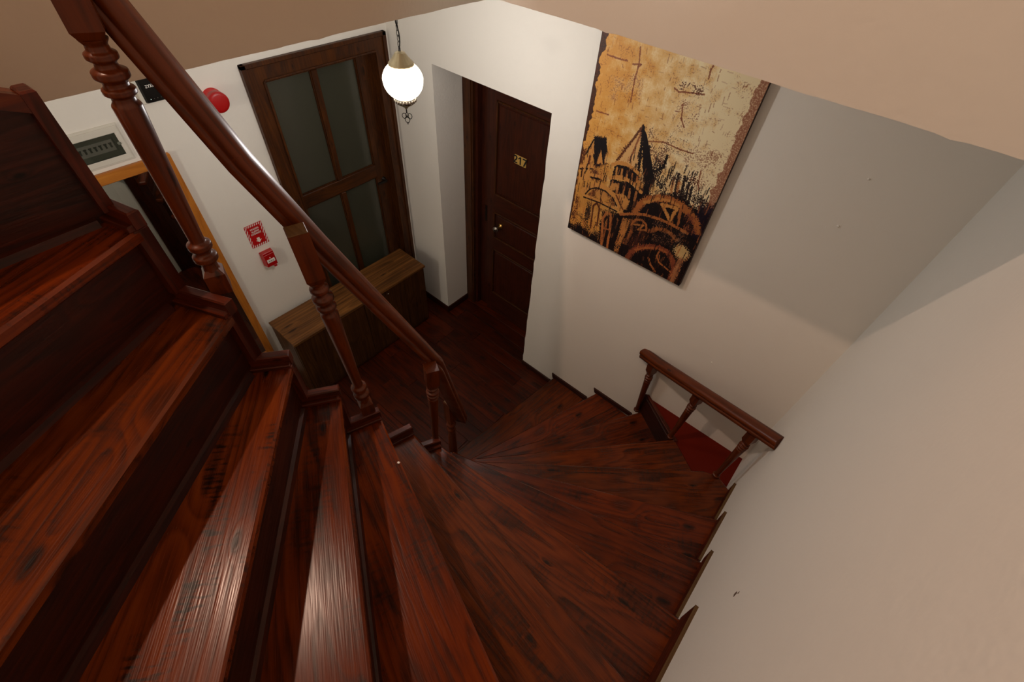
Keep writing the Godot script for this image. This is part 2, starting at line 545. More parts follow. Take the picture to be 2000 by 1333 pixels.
	for k in 260:
		var u := br.randf()
		var v := br.randf_range(0.0, 0.55)
		var l := br.randf_range(0.005, 0.03)
		if br.randf() < 0.5:
			stroke([[u, v], [u + br.randf_range(-0.004, 0.004), v + l]], 0.003, rust, br.randf_range(0.15, 0.5), 1.6)
		else:
			stroke([[u, v], [u + l, v + br.randf_range(-0.003, 0.003)]], 0.003, rust, br.randf_range(0.1, 0.4), 1.6)
	for k in 90:
		var u := br.randf_range(0.35, 0.95)
		var v := br.randf_range(0.42, 0.58)
		stroke([[u, v], [u + br.randf_range(-0.004, 0.008), v + br.randf_range(0.01, 0.05)]], br.randf_range(0.003, 0.007), ink, br.randf_range(0.4, 0.9), 1.6)
	# upright scratches through everything
	for y in PH:
		for x in PW:
			var k := (y % 512) * 512 + x % 512
			var s := vert[(k + 131 * 512) % 262144] / 255.0 * 0.55 + pn[k] / 255.0 * 0.45
			if y > PH * 0.5 and s > 0.66:
				put_px(x, y, hot, (s - 0.66) * 3.0)
			elif s < 0.3 and y > PH * 0.4:
				put_px(x, y, ink, (0.3 - s) * 2.2)
	var bytes := PackedByteArray()
	bytes.resize(PW * PH * 3)
	for i in PW * PH * 3:
		bytes[i] = int(clampf(pr_[i], 0.0, 1.0) * 255.0)
	return as_texture(bytes, PW, PH, Image.FORMAT_RGB8)

func sign_print() -> ImageTexture:
	var im := Image.create(260, 360, false, Image.FORMAT_RGB8)
	var red := Color(0.74, 0.03, 0.03)
	var white := Color(0.93, 0.9, 0.86)
	im.fill(red)
	for y in 360:
		for x in 260:
			var edge := mini(mini(x, 259 - x), mini(y, 359 - y))
			if edge < 32 and edge > 2 and fposmod(x * 1.0 + y * 0.55, 32.0) < 15.0:
				im.set_pixel(x, y, white)
			# the fat arrow that points down
			var ax := absi(x - 130)
			if (y > 222 and y <= 262 and ax < 22) or (y > 262 and y < 306 and ax < (306 - y) * 1.05):
				im.set_pixel(x, y, white)
	return ImageTexture.create_from_image(im)

func make_materials() -> void:
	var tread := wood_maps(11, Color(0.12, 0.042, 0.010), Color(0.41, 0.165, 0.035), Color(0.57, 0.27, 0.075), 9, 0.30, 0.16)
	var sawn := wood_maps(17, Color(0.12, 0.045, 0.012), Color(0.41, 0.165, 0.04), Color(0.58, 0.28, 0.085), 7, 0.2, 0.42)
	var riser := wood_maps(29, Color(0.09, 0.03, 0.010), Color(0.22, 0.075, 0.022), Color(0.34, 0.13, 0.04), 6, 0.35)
	var rail := wood_maps(41, Color(0.20, 0.075, 0.025), Color(0.39, 0.16, 0.05), Color(0.52, 0.24, 0.085), 5, 0.2)
	var lam := wood_maps(53, Color(0.19, 0.115, 0.06), Color(0.41, 0.27, 0.14), Color(0.62, 0.44, 0.25), 5)
	var pine := wood_maps(67, Color(0.56, 0.32, 0.11), Color(0.72, 0.44, 0.16), Color(0.80, 0.53, 0.22), 7)
	var door := wood_maps(83, Color(0.13, 0.05, 0.028), Color(0.235, 0.098, 0.05), Color(0.32, 0.14, 0.072), 8)
	var casing := wood_maps(97, Color(0.14, 0.066, 0.022), Color(0.28, 0.145, 0.05), Color(0.40, 0.225, 0.085), 7)
	var tints := [Color(0.95, 0.95, 0.9), Color(0.86, 0.83, 0.78), Color(0.95, 0.90, 0.80), Color(0.90, 0.93, 0.9)]
	for k in 4:
		wood("tread_wood_%d" % k, tread, tints[k], 0.55, 0.04)
	wood("sawn_tread_wood", sawn, tints[0], 0.55, 0.05)
	wood("dark_tread_wood", tread, Color(0.55, 0.5, 0.5), 0.9, 0.1)
	for k in 3:
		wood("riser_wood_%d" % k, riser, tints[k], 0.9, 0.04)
	wood("skirting_wood", riser, Color(1.3, 1.25, 1.2), 0.85, 0.03)
	wood("floor_wood_0", tread, Color(0.72, 0.64, 0.54), 0.8, 0.03)
	wood("floor_wood_1", tread, Color(0.64, 0.57, 0.48), 0.8, 0.03)
	wood("floor_wood_2", tread, Color(0.80, 0.70, 0.60), 0.8, 0.03)
	wood("rail_wood", rail, Color(0.92, 0.95, 0.78), 0.85, 0.02, 0.04)
	wood("baluster_wood", rail, Color(0.88, 0.90, 0.76), 0.74, 0.02, 0.06)
	wood("laminate", lam, Color(1, 0.97, 0.9), 0.95, 0.0)
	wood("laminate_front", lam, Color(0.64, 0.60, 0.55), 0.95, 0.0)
	wood("pine_wood", pine, Color(1, 1, 1), 0.9, 0.01, 0.1)
	wood("door_wood", door, Color(1, 1, 1), 0.85, 0.03, 0.15)
	wood("casing_wood", casing, Color(0.96, 0.96, 0.92), 0.9, 0.03)
	wood("raw_wood", pine, Color(0.50, 0.60, 0.85), 1.2, 0.0)
	flat("red_boards", Color(0.39, 0.085, 0.02), 0.4, 0.0, 0.25)
	# plaster
	var grain := noise_image(256, 256, 0.12, 5, 4)
	var wave := noise_image(256, 256, 0.02, 6, 3)
	var mixed := PackedByteArray()
	mixed.resize(65536)
	for i in 65536:
		mixed[i] = int(grain[i] * 0.35 + wave[i] * 0.65)
	var pt := as_texture(mixed, 256, 256, Image.FORMAT_L8)
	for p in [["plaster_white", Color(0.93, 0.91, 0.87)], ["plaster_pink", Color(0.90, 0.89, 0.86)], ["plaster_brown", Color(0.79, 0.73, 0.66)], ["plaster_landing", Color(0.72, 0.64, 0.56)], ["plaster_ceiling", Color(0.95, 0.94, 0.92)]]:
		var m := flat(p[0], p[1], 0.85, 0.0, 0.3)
		m.uv1_triplanar = true
		m.uv1_world_triplanar = true
		m.uv1_scale = Vector3(1.6, 1.6, 1.6)
		m.heightmap_enabled = true
		m.heightmap_texture = pt
		m.heightmap_scale = 0.15
	flat("white_plastic", Color(0.86, 0.84, 0.79), 0.4)
	flat("grey_plastic", Color(0.42, 0.43, 0.38), 0.5)
	flat("black_plastic", Color(0.02, 0.02, 0.023), 0.18)
	flat("black_matt", Color(0.025, 0.025, 0.025), 0.6)
	flat("red_plastic", Color(0.68, 0.03, 0.035), 0.38)
	flat("red_clear", Color(0.78, 0.12, 0.12), 0.2)
	flat("white_print", Color(0.9, 0.88, 0.85), 0.6)
	flat("dark_print", Color(0.05, 0.045, 0.04), 0.6)
	flat("brass", Color(0.78, 0.62, 0.33), 0.3, 1.0)
	flat("old_brass", Color(0.60, 0.55, 0.43), 0.5, 0.6)
	flat("iron", Color(0.13, 0.11, 0.09), 0.5, 0.6)
	flat("steel", Color(0.7, 0.68, 0.64), 0.25, 1.0)
	flat("plate_gold", Color(0.80, 0.64, 0.33), 0.45, 0.0)
	flat("mirror_glass", Color(0.82, 0.84, 0.82), 0.02, 1.0)
	flat("cloth_grey", Color(0.25, 0.25, 0.205), 0.95)
	flat("scuff", Color(0.38, 0.31, 0.26), 0.9)
	flat("thread", Color(0.8, 0.76, 0.7), 0.7)
	flat("canvas_edge", Color(0.22, 0.15, 0.11), 0.8)
	flat("pane_glass", Color(0.255, 0.255, 0.21), 0.14)
	var smoke := flat("smoked_glass", Color(0.25, 0.27, 0.22, 0.4), 0.05)
	smoke.transparency = BaseMaterial3D.TRANSPARENCY_ALPHA
	var globe := flat("lit_globe", Color(0.95, 0.93, 0.88), 0.3)
	globe.emission_enabled = true
	globe.emission = Color(1.0, 0.94, 0.84)
	globe.emission_energy_multiplier = 5.0
	var led := flat("led", Color(0.8, 0.9, 0.8), 0.4)
	led.emission_enabled = true
	led.emission = Color(0.8, 0.9, 0.85)
	led.emission_energy_multiplier = 0.8
	var art := flat("printed_canvas", Color(1, 1, 1), 0.55, 0.0, 0.4)
	art.albedo_texture = canvas_print()
	art.texture_repeat = false
	var sg := flat("alarm_sign_print", Color(1, 1, 1), 0.5)
	sg.albedo_texture = sign_print()
	sg.texture_repeat = false

# ---------------------------------------------------------------- the stair
const TH := [0.0, 0.116, 0.304, 0.491, 0.679, 0.866, 1.053, 1.24, 1.43, 1.64, 1.88, 2.115, 2.35, 2.60, 2.855, 3.16, 3.40]
# plan points (x, z) where each nosing meets the inner string and the outer wall
const IN := [[0, 0], [-1.775, 1.30], [-1.635, 1.42], [-1.575, 1.41], [-1.50, 1.405], [-1.42, 1.455], [-1.36, 1.49], [-1.335, 1.552], [-1.335, 1.636], [-1.389, 1.747], [-1.422, 1.862], [-1.462, 1.972], [-1.519, 2.061], [-1.575, 2.135], [-1.715, 2.196], [-1.784, 2.215], [-2.05, 2.23]]
const OUT := [[0, 0], [-1.631, 0.0], [-1.184, 0.0], [-0.748, 0.0], [-0.445, 0.215], [-0.185, 0.43], [0.0, 0.776], [0.0, 1.146], [0.0, 1.516], [0.0, 1.908], [0.0, 2.357], [0.0, 2.844], [0.0, 3.40], [-0.68, 3.40], [-1.13, 3.40], [-1.70, 3.40], [-2.05, 3.40]]

func inp(k: int, y: float) -> Vector3:
	return Vector3(IN[k][0], y, IN[k][1])

func outp(k: int, y: float) -> Vector3:
	return Vector3(OUT[k][0], y, OUT[k][1])

# direction in which the stair climbs across nosing k
func climb(k: int) -> Vector3:
	var d := (outp(k, 0) - inp(k, 0)).normalized()
	return Vector3(-d.z, 0, d.x)

func build_stair() -> void:
	var st := root("staircase", "dark varnished winding wooden staircase that turns down to the hall floor", "staircase")
	structure(st)
	for k in range(1, 16):
		var y: float = TH[k]
		var up := climb(k)
		var upn := climb(k + 1) if k < 15 else Vector3(-1, 0, 0)
		var grain := (outp(k, 0) - inp(k, 0)).normalized()
		# tread: nosing line, then what lies at the wall, then back under the next riser
		var a := inp(k, y - 0.036)
		var b := outp(k, y - 0.036)
		var c := outp(k + 1, y - 0.036) + upn * 0.045
		var d := inp(k + 1, y - 0.036) + upn * 0.045
		var poly := [a, b]
		if k == 3:
			poly.append(Vector3(-0.445, y - 0.036, 0.215) + upn * 0.045)
			poly.append(d)
		elif k == 4:
			poly.append(Vector3(-0.185, y - 0.036, 0.39))
			poly.append(c)
			poly.append(d)
		elif k == 5:
			poly.append(Vector3(-0.10, y - 0.036, 0.40))
			poly.append(Vector3(0, y - 0.036, 0.445))
			poly.append(Vector3(0, y - 0.036, 0.82))
			poly.append(d)
		elif k == 15:
			poly = [a, inp(k, y - 0.036) + grain * 0.35, inp(k, y - 0.036) + grain * 0.35 + up * 0.05, a + up * 0.05]
		elif k == 11 or k == 12:
			if k == 12:
				poly = [a, b, Vector3(-0.68, y - 0.036, 3.4), d]
			else:
				poly = [a, b, Vector3(0, y - 0.036, 3.4), d]
		else:
			c.x = minf(c.x, 0.0)
			c.z = clampf(c.z, 0.0, 3.4)
			poly.append(c)
			poly.append(d)
		begin(grain)
		us = Vector2(0.8, 1.6)
		if k == 15:
			for v in [1, 2]:
				poly[v].y += 0.16
		prism(poly, Vector3(0, 0.036, 0), 0.0 if k == 15 else 0.007)
		us = Vector2(1, 2)
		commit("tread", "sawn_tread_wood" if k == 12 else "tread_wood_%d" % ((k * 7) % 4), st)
		# riser below this nosing
		var y0: float = TH[k - 1] - 0.001
		begin(grain)
		var ra := inp(k, y0) + up * 0.024
		var rb := outp(k, y0) + up * 0.024
		if k <= 2:
			rb.z = 0.0
		elif k >= 6 and k <= 11:
			rb.x = 0.0
		if k == 15:
			rb = ra + grain * 0.35
			prism([ra, rb, rb + Vector3(0, y + 0.13 - y0, 0), ra + Vector3(0, y - 0.03 - y0, 0)], up * 0.02, 0.0)
		else:
			prism([ra, rb, rb + up * 0.02, ra + up * 0.02], Vector3(0, y - 0.036 - y0, 0), 0.0)
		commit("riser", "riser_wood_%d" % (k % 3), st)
		# small moulding at the foot of the riser
		if k > 1:
			begin(grain)
			var ma := inp(k, TH[k - 1]) + up * 0.006 + grain * 0.035
			var mb := outp(k, TH[k - 1]) + up * 0.006 - grain * 0.03
			prism([ma, ma + up * 0.018, ma + up * 0.018 + Vector3(0, 0.022, 0), ma + up * 0.006 + Vector3(0, 0.018, 0)], mb - ma, 0.0)
			commit("riser_moulding", "riser_wood_%d" % (k % 3), st)
	# inner string: stepped skirting caps, riser strips and the outer board on the well side
	for k in range(8, 15):
		var y: float = TH[k]
		var a := inp(k, y)
		var b := inp(k + 1, y)
		var dir := (b - a).normalized()
		var side := Vector3(dir.z, 0, -dir.x)      # towards the well
		if side.dot(Vector3(-1, 0, -1)) < 0.0:
			side = -side
		begin(dir)
		var e := b + dir * 0.03
		prism([a - dir * 0.004 - side * 0.004, e - side * 0.004, e + side * 0.026, a - dir * 0.004 + side * 0.026], Vector3(0, 0.05, 0), 0.004)
		commit("skirting_cap", "skirting_wood", st)
		begin(dir)
		prism([a - side * 0.02, a + side * 0.004, e + side * 0.004, e - side * 0.02], Vector3(0, 0.018, 0), 0.003)
		commit("skirting_moulding", "skirting_wood", st)
		begin(Vector3.UP)
		var up := climb(k)
		prism([a + up * 0.0 - side * 0.012, a + up * 0.03 - side * 0.012, a + up * 0.03 + side * 0.026, a + side * 0.026], Vector3(0, -(y - TH[k - 1] - 0.04), 0), 0.003)
		commit("riser_strip", "skirting_wood", st)
		begin((inp(k + 1, TH[k + 1]) - a).normalized())
		var s0 := a + side * 0.026
		var s1 := b + side * 0.026
		prism([Vector3(s0.x, y - 0.30, s0.z), Vector3(s1.x, TH[k + 1] - 0.34, s1.z), Vector3(s1.x, y, s1.z), Vector3(s0.x, y, s0.z)], -side * 0.024, 0.0)
		commit("string_board", "skirting_wood", st)
	begin(Vector3.UP)
	var t15 := inp(15, TH[15] + 0.012)
	var u15 := climb(15)
	prism([t15 + Vector3(0.004, 0, -0.014), t15 + u15 * 0.05 + Vector3(0, 0, -0.014), t15 + u15 * 0.05 + Vector3(0, 0, 0.014), t15 + Vector3(0.004, 0, 0.014)], Vector3(0, TH[14] + 0.03 - TH[15] - 0.012, 0), 0.004)
	commit("riser_strip", "skirting_wood", st)
	for k in range(1, 8):
		begin(Vector3.UP)
		var a := inp(k, 0)
		var b := inp(k + 1, 0)
		var dir := (b - a).normalized()
		var side := Vector3(dir.z, 0, -dir.x) * 0.02
		prism([a - side, b - side, b + side, a + side], Vector3(0, TH[k] - 0.036, 0), 0.0)
		commit("string_board", "riser_wood_0", st)
	# plaster wall that closes the space under the upper steps
	begin()
	for k in range(8, 16):
		var a := inp(k, 0)
		var b := inp(k + 1, 0)
		var n := (b - a).normalized()
		var w := Vector3(-n.z, 0, n.x) * 0.06
		if w.dot(Vector3(1, 0, 1)) < 0.0:
			w = -w
		prism([a, Vector3(a.x, TH[k] - 0.36, a.z), Vector3(b.x, TH[k] - 0.22, b.z), b], w)
	commit("understair_wall", "plaster_white", st)
	# skirting pieces on the two walls
	for p in [[-1.64, -1.26, 0.17, 0.116], [-1.205, -0.84, 0.352, 0.304]]:
		begin(Vector3(1, 0, 0))
		prism([Vector3(p[0], p[3], 0), Vector3(p[0] - 0.015, p[2], 0), Vector3(p[1], p[2], 0), Vector3(p[1] + 0.03, p[3], 0)], Vector3(0, 0, 0.014), 0.002)
		commit("wall_skirting", "riser_wood_0", st)
	for p in [[0.455, 0.725, 0.945, 0.866], [0.782, 1.09, 1.125, 1.053], [1.13, 1.475, 1.315, 1.24], [1.508, 1.86, 1.57, 1.43], [1.90, 2.30, 1.75, 1.64], [2.35, 2.8, 1.97, 1.88]]:
		begin(Vector3(0, 0, 1))
		prism([Vector3(0, p[3], p[0]), Vector3(0, p[2], p[0] - 0.026), Vector3(0, p[2], p[1]), Vector3(0, p[3], p[1] + 0.02)], Vector3(-0.014, 0, 0), 0.002)
		commit("wall_skirting", "skirting_wood", st)
	for p in [[0.455, 0.725, 0.945], [0.782, 1.09, 1.125], [1.13, 1.475, 1.315], [1.508, 1.86, 1.57]]:
		begin(Vector3(0, 0, 1))
		box(Vector3(-0.0142, p[2] - 0.001, p[0] - 0.026), Vector3(0, p[2] + 0.0015, p[1]))
		commit("skirting_edge", "raw_wood", st)
	# the board that closes the third tread against the corner ledge
	begin(Vector3(1, 0, 0.65))
	prism([Vector3(-0.80, 0.45, -0.0), Vector3(-0.44, 0.45, 0.235), Vector3(-0.455, 0.45, 0.255), Vector3(-0.815, 0.45, 0.02)], Vector3(0, 0.225, 0), 0.004)
	commit("ledge_board", "riser_wood_1", st)
	begin(Vector3(1, 0, 0.65))
	prism([Vector3(-0.78, 0.672, -0.0), Vector3(-0.42, 0.672, 0.215), Vector3(-0.44, 0.672, 0.24), Vector3(-0.80, 0.672, 0.012)], Vector3(0, 0.012, 0), 0.003)
	commit("ledge_trim", "skirting_wood", st)
	begin(Vector3(1, 0, 0))
	prism([Vector3(-0.80, 0.60, 0), Vector3(0, 0.60, 0), Vector3(0, 0.60, 0.5), Vector3(-0.44, 0.60, 0.232)], Vector3(0, 0.048, 0), 0.0)
	commit("ledge_floor", "red_boards", st)

func baluster(parent: Node3D, a: Vector3, b: Vector3, small: bool) -> void:
	var d := b - a
	var n := d.length()
	var s := 0.88 if small else 1.0
	var face_dir := Vector3(1, 0, 0.35) if not small else Vector3(1, 0, 0.5)
	var bl := Node3D.new()
	bl.name = "baluster"
	parent.add_child(bl, true)
	var keys := [[0.0, 0.021], [0.012, 0.027], [0.03, 0.027], [0.042, 0.019], [0.05, 0.017], [0.14, 0.0185], [0.64, 0.0285], [0.655, 0.0225], [0.663, 0.022], [0.673, 0.031], [0.683, 0.031], [0.692, 0.0235], [0.70, 0.0235], [0.713, 0.033], [0.726, 0.033], [0.738, 0.021], [0.745, 0.02], [0.757, 0.029], [0.767, 0.029], [0.776, 0.021], [0.785, 0.02], [0.80, 0.026]]
	if not small:
		keys = [[0.06, 0.022], [0.085, 0.02], [0.10, 0.020], [0.115, 0.031], [0.13, 0.031], [0.143, 0.02], [0.15, 0.02], [0.165, 0.030], [0.18, 0.030], [0.192, 0.019], [0.20, 0.0185]] + keys.slice(6)
	for kk in keys:
		kk[1] *= s
	begin(d)
	lathe(a, d, turned(keys, n), 24)
	commit("turned_shaft", "baluster_wood", bl)
	begin(d)
	var w := 0.056 * s
	var side := face_dir.normalized()
	side = (side - d.normalized() * side.dot(d.normalized())).normalized()
	var t := d.normalized().cross(side)
	var quad := func(at: float, r: float) -> Array:
		var o := a + d * at
		return [o + (side + t) * r, o + (side - t) * r, o + (-side - t) * r, o + (-side + t) * r]
	if small:
		skin([quad.call(0.775, w * 0.34), quad.call(0.83, w * 0.56), quad.call(1.0, w * 0.56)], true, false)
	else:
		skin([quad.call(0.79, w * 0.30), quad.call(0.82, w * 0.5), quad.call(1.0, w * 0.5)], true, false)
	commit("top_block", "baluster_wood", bl)
	if not small:
		begin(d)
		skin([quad.call(-0.03, w * 0.48), quad.call(0.055, w * 0.48), quad.call(0.075, w * 0.32)], true, false)
		commit("foot_block", "baluster_wood", bl)

func rail_section(w: float, h: float) -> Array:
	var p := []
	# from the right foot up over the rounded top and down the left, with a groove on both sides
	for q in [[0.5, -0.5], [0.5, -0.22], [0.43, -0.16], [0.43, -0.10], [0.5, -0.04], [0.5, 0.18], [0.44, 0.36], [0.28, 0.47], [0.0, 0.5], [-0.28, 0.47], [-0.44, 0.36], [-0.5, 0.18], [-0.5, -0.04], [-0.43, -0.10], [-0.43, -0.16], [-0.5, -0.22], [-0.5, -0.5]]:
		p.append(Vector2(q[0] * w, q[1] * h))
	return p

func build_railings() -> void:
	var r := root("stair_railing", "steep reddish wooden stair railing with turned balusters beside the stairwell", "railing")
	begin(Vector3(0, 1, 0))
	sweep(rail_section(0.062, 0.058), [Vector3(-1.78, 3.75, 2.15), Vector3(-1.65, 3.236, 2.003), Vector3(-1.594, 2.991, 1.934), Vector3(-1.523, 2.727, 1.842), Vector3(-1.401, 2.06, 1.578), Vector3(-1.399, 2.00, 1.556), Vector3(-1.414, 1.93, 1.535), Vector3(-1.544, 1.03, 1.28)])
	commit("handrail", "rail_wood", r)
	baluster(r, Vector3(-1.666, 2.65, 2.103), Vector3(-1.66, 3.425, 2.078), false)
	baluster(r, Vector3(-1.468, 1.93, 1.885), Vector3(-1.478, 2.832, 1.91), false)
	baluster(r, Vector3(-1.369, 1.43, 1.636), Vector3(-1.354, 2.06, 1.617), true)
	begin(Vector3(1, 0, 0))
	bar(Vector3(-1.478, 2.830, 1.91), Vector3(-1.4781, 2.8345, 1.9101), Vector3(1, 0, 0.35), 0.052, 0.052, 0.001)
	commit("end_grain", "raw_wood", r)
	# newel at the foot
	var nb := Node3D.new()
	nb.name = "newel_post"
	r.add_child(nb, true)
	begin(Vector3.UP)
	box(Vector3(-1.588, 0.0, 1.335), Vector3(-1.532, 0.62, 1.391), 0.003)
	commit("foot_block", "baluster_wood", nb)
	begin(Vector3.UP)
	lathe(Vector3(-1.56, 0.60, 1.363), Vector3.UP, turned([[0.0, 0.022], [0.05, 0.03], [0.08, 0.02], [0.16, 0.03], [0.7, 0.024], [0.78, 0.03], [0.82, 0.02], [0.9, 0.031], [0.94, 0.02], [1.0, 0.027]], 0.50), 20)
	commit("turned_shaft", "baluster_wood", nb)
	begin(Vector3.UP)
	box(Vector3(-1.585, 1.09, 1.338), Vector3(-1.535, 1.30, 1.388), 0.003)
	commit("top_block", "baluster_wood", nb)
	begin(Vector3(1, 0, 0))
	box(Vector3(-1.583, 1.299, 1.340), Vector3(-1.537, 1.303, 1.386), 0.001)
	commit("end_grain", "raw_wood", nb)
	var c := root("corner_railing", "short low wooden railing across the corner ledge under the painting", "railing")
	begin(Vector3(1, 0.43, 0.5))
	sweep(rail_section(0.075, 0.062), [Vector3(-0.945, 1.075, 0.012), Vector3(-0.80, 1.14, 0.085), Vector3(0.0, 1.50, 0.447)])
	commit("handrail", "rail_wood", c)
	baluster(c, Vector3(-0.805, 0.491, 0.055), Vector3(-0.838, 1.099, 0.061), true)
	baluster(c, Vector3(-0.478, 0.679, 0.228), Vector3(-0.463, 1.268, 0.228), true)
	baluster(c, Vector3(-0.116, 0.866, 0.41), Vector3(-0.11, 1.42, 0.395), true)

# ---------------------------------------------------------------- the room
# a slab face whose lower edge was plastered by hand: small ragged steps along it
func ragged_slab(called: String, mat: String, a: Vector3, b: Vector3, h: float, deep: Vector3, sd: int) -> void:
	var r := RandomNumberGenerator.new()
	r.seed = sd
	begin(b - a)
	var n := int((b - a).length() / 0.03)
	var low := PackedFloat32Array()
	var drift := 0.0
	for i in n + 1:
		drift = drift * 0.8 + r.randf_range(-0.0008, 0.0008)
		low.append(drift + (r.randf_range(-0.005, 0.001) if r.randf() < 0.08 else 0.0))
	for i in n:
		var p := a.lerp(b, float(i) / n)
		var q := a.lerp(b, float(i + 1) / n)
		var p0 := p + Vector3(0, low[i], 0)
		var q0 := q + Vector3(0, low[i + 1], 0)
		var p1 := p + Vector3(0, h, 0)
		var q1 := q + Vector3(0, h, 0)
		var c := (p0 + q1) * 0.5 + deep * 0.5
		face([p0, q0, q1, p1], c)
		face([p0 + deep, q0 + deep, q1 + deep, p1 + deep], c)
		face([p0, q0, q0 + deep, p0 + deep], c)
		face([p1, q1, q1 + deep, p1 + deep], c)
	structure(commit(called, mat))

func build_room() -> void:
	var xw := -3.52
	# floor with boards
	var fl := structure(root("floor", "dark reddish brown wooden plank floor of the lower hall"))
	begin(Vector3(1, 0, 0))
	box(Vector3(xw - 0.3, -0.25, -0.6), Vector3(0.3, -0.012, 5.3))
	commit("subfloor", "dark_tread_wood", fl)
	var z := -0.42
	var row := 0
	while z < 2.3:
		var x := xw
		var first := true
		while x < -0.02:
			var l := rng.randf_range(0.9, 1.6)
			if first:
				l *= rng.randf_range(0.35, 1.0)
				first = false
			var e := minf(x + l, 0.0)
			if not (z < -0.01 and (e < -3.1 or x > -1.95)):
				begin(Vector3(1, 0, 0))
				us = Vector2(0.7, 1.4)
				var x0 := x
				var x1 := e
				if z < 0.0:
					x0 = maxf(x0, -3.06)
					x1 = minf(x1, -2.02)
				box(Vector3(x0 + 0.001, -0.012, z + 0.0012), Vector3(x1 - 0.001, rng.randf_range(-0.0008, 0.0008), z + 0.139), 0.002)
				us = Vector2(1, 2)
				commit("plank", "floor_wood_%d" % rng.randi_range(0, 2), fl)
			x = e
		z += 0.14
		row += 1
	# north wall with the niche of door 217
	begin()
	box(Vector3(xw - 0.3, 0, -0.45), Vector3(-3.063, 3.25, 0))
	box(Vector3(-3.063, 2.432, -0.45), Vector3(-2.0, 3.25, 0))
	box(Vector3(-2.0, 2.432, -0.45), Vector3(-1.9, 3.25, 0))
	# the right edge of the opening is uneven plaster
	var r := RandomNumberGenerator.new()
	r.seed = 9
	var prev := -2.012
	for i in 40:
		var y0 := 2.432 * i / 40.0
		var y1 := 2.432 * (i + 1) / 40.0
		var nx := -2.012 + r.randf_range(-0.0035, 0.0035)
		var c := Vector3(-1.9, (y0 + y1) * 0.5, -0.2)
		face([Vector3(prev, y0, 0), Vector3(nx, y1, 0), Vector3(-1.9, y1, 0), Vector3(-1.9, y0, 0)], c)
		face([Vector3(prev, y0, 0), Vector3(nx, y1, 0), Vector3(nx, y1, -0.45), Vector3(prev, y0, -0.45)], c)
		prev = nx
	box(Vector3(-1.9, 0, -0.45), Vector3(0.3, 3.25, 0))
	structure(commit("wall_north", "plaster_white"))
	var wn: Node = get_node("wall_north")
	begin()
	for q in [[-0.379, 2.682, 0.006], [-0.371, 2.453, 0.007], [-0.93, 2.02, 0.004], [-0.62, 2.05, 0.003], [-0.41, 2.43, 0.003], [-0.52, 1.32, 0.005], [-0.27, 1.66, 0.004]]:
		lathe(Vector3(q[0], q[1], -0.001), Vector3(0.2, 0.3, 1), [[0.0, q[2]], [q[2] * 0.5, q[2] * 0.9], [q[2], q[2] * 0.4], [q[2] * 1.15, 0.0004]], 10)
	commit("plaster_drips", "plaster_white", wn)
	begin()
	box(Vector3(-3.4, 0, -0.75), Vector3(-1.7, 2.8, -0.45))
	structure(commit("wall_niche", "plaster_white"))
	begin()
	box(Vector3(0, -0.3, -0.6), Vector3(0.3, 6.5, 5.3))
	var we := commit("wall_east", "plaster_pink")
	structure(we)
	begin()
	prism([Vector3(0, 1.945, 1.525), Vector3(0, 1.96, 1.518), Vector3(0, 1.968, 1.527), Vector3(0, 1.95, 1.537)], Vector3(-0.0012, 0, 0))
	prism([Vector3(0, 1.975, 1.529), Vector3(0, 1.988, 1.526), Vector3(0, 1.982, 1.534)], Vector3(-0.001, 0, 0))
	commit("scuff_mark", "scuff", we)
	# west wall with the opening of the glazed door
	begin()
	box(Vector3(xw - 0.3, 0, 1.085), Vector3(xw, 3.38, 5.3))
	box(Vector3(xw - 0.3, 2.525, 0), Vector3(xw, 3.38, 1.085))
	box(Vector3(xw - 0.3, 0, -0.0), Vector3(xw, 2.525, 0.05))
	structure(commit("wall_west", "plaster_white"))
	begin()
	box(Vector3(xw - 0.6, 0, -0.2), Vector3(xw - 0.3, 2.8, 1.3))
	structure(commit("wall_behind", "plaster_white"))
	begin()
	box(Vector3(xw, 0, 5.0), Vector3(0.0, 3.05, 5.3))
	structure(commit("wall_south", "plaster_white"))
	begin()
	box(Vector3(-1.72, 0, 3.4), Vector3(0.0, 3.05, 3.5))
	box(Vector3(-2.05, 3.05, 3.4), Vector3(0.0, 6.5, 3.5))
	structure(commit("wall_stairwell", "plaster_pink"))
	# floor slab of the upper storey: its edges look down the stairwell
	ragged_slab("ceiling_edge", "plaster_brown", Vector3(-2.05, 3.058, 0.0), Vector3(-2.05, 3.058, 5.0), 0.342, Vector3(-0.045, 0, 0), 3)
	ragged_slab("wall_upper", "plaster_pink", Vector3(-2.05, 3.20, 0.985), Vector3(0.0, 3.20, 0.985), 3.3, Vector3(0, 0, -0.2), 4)
	begin()
	box(Vector3(-2.05, 3.21, 0.0), Vector3(0.0, 3.4, 0.80))
	box(Vector3(xw, 3.062, 0.0), Vector3(-2.09, 3.39, 5.0))
	structure(commit("ceiling", "plaster_ceiling"))
	begin()
	box(Vector3(-6.5, 3.4, 0.785), Vector3(-2.05, 6.5, 0.985))
	box(Vector3(-6.7, 3.4, 0.785), Vector3(-6.5, 6.5, 7.2))
	box(Vector3(-6.7, 3.4, 7.0), Vector3(-1.85, 6.5, 7.2))
	box(Vector3(-2.05, 3.4, 3.5), Vector3(-1.85, 6.5, 7.0))
	box(Vector3(-6.7, 3.2, 0.785), Vector3(xw, 3.4, 7.2))
	box(Vector3(xw, 3.2, 5.0), Vector3(-1.85, 3.4, 7.2))
	structure(commit("wall_landing", "plaster_landing"))
	begin(Vector3(1, 0, 0))
	box(Vector3(-6.5, 3.4, 0.985), Vector3(-2.08, 3.415, 7.0))
	structure(commit("floor_upper", "dark_tread_wood"))
	begin()
	box(Vector3(-6.7, 6.5, 0.5), Vector3(0.3, 6.7, 7.2))
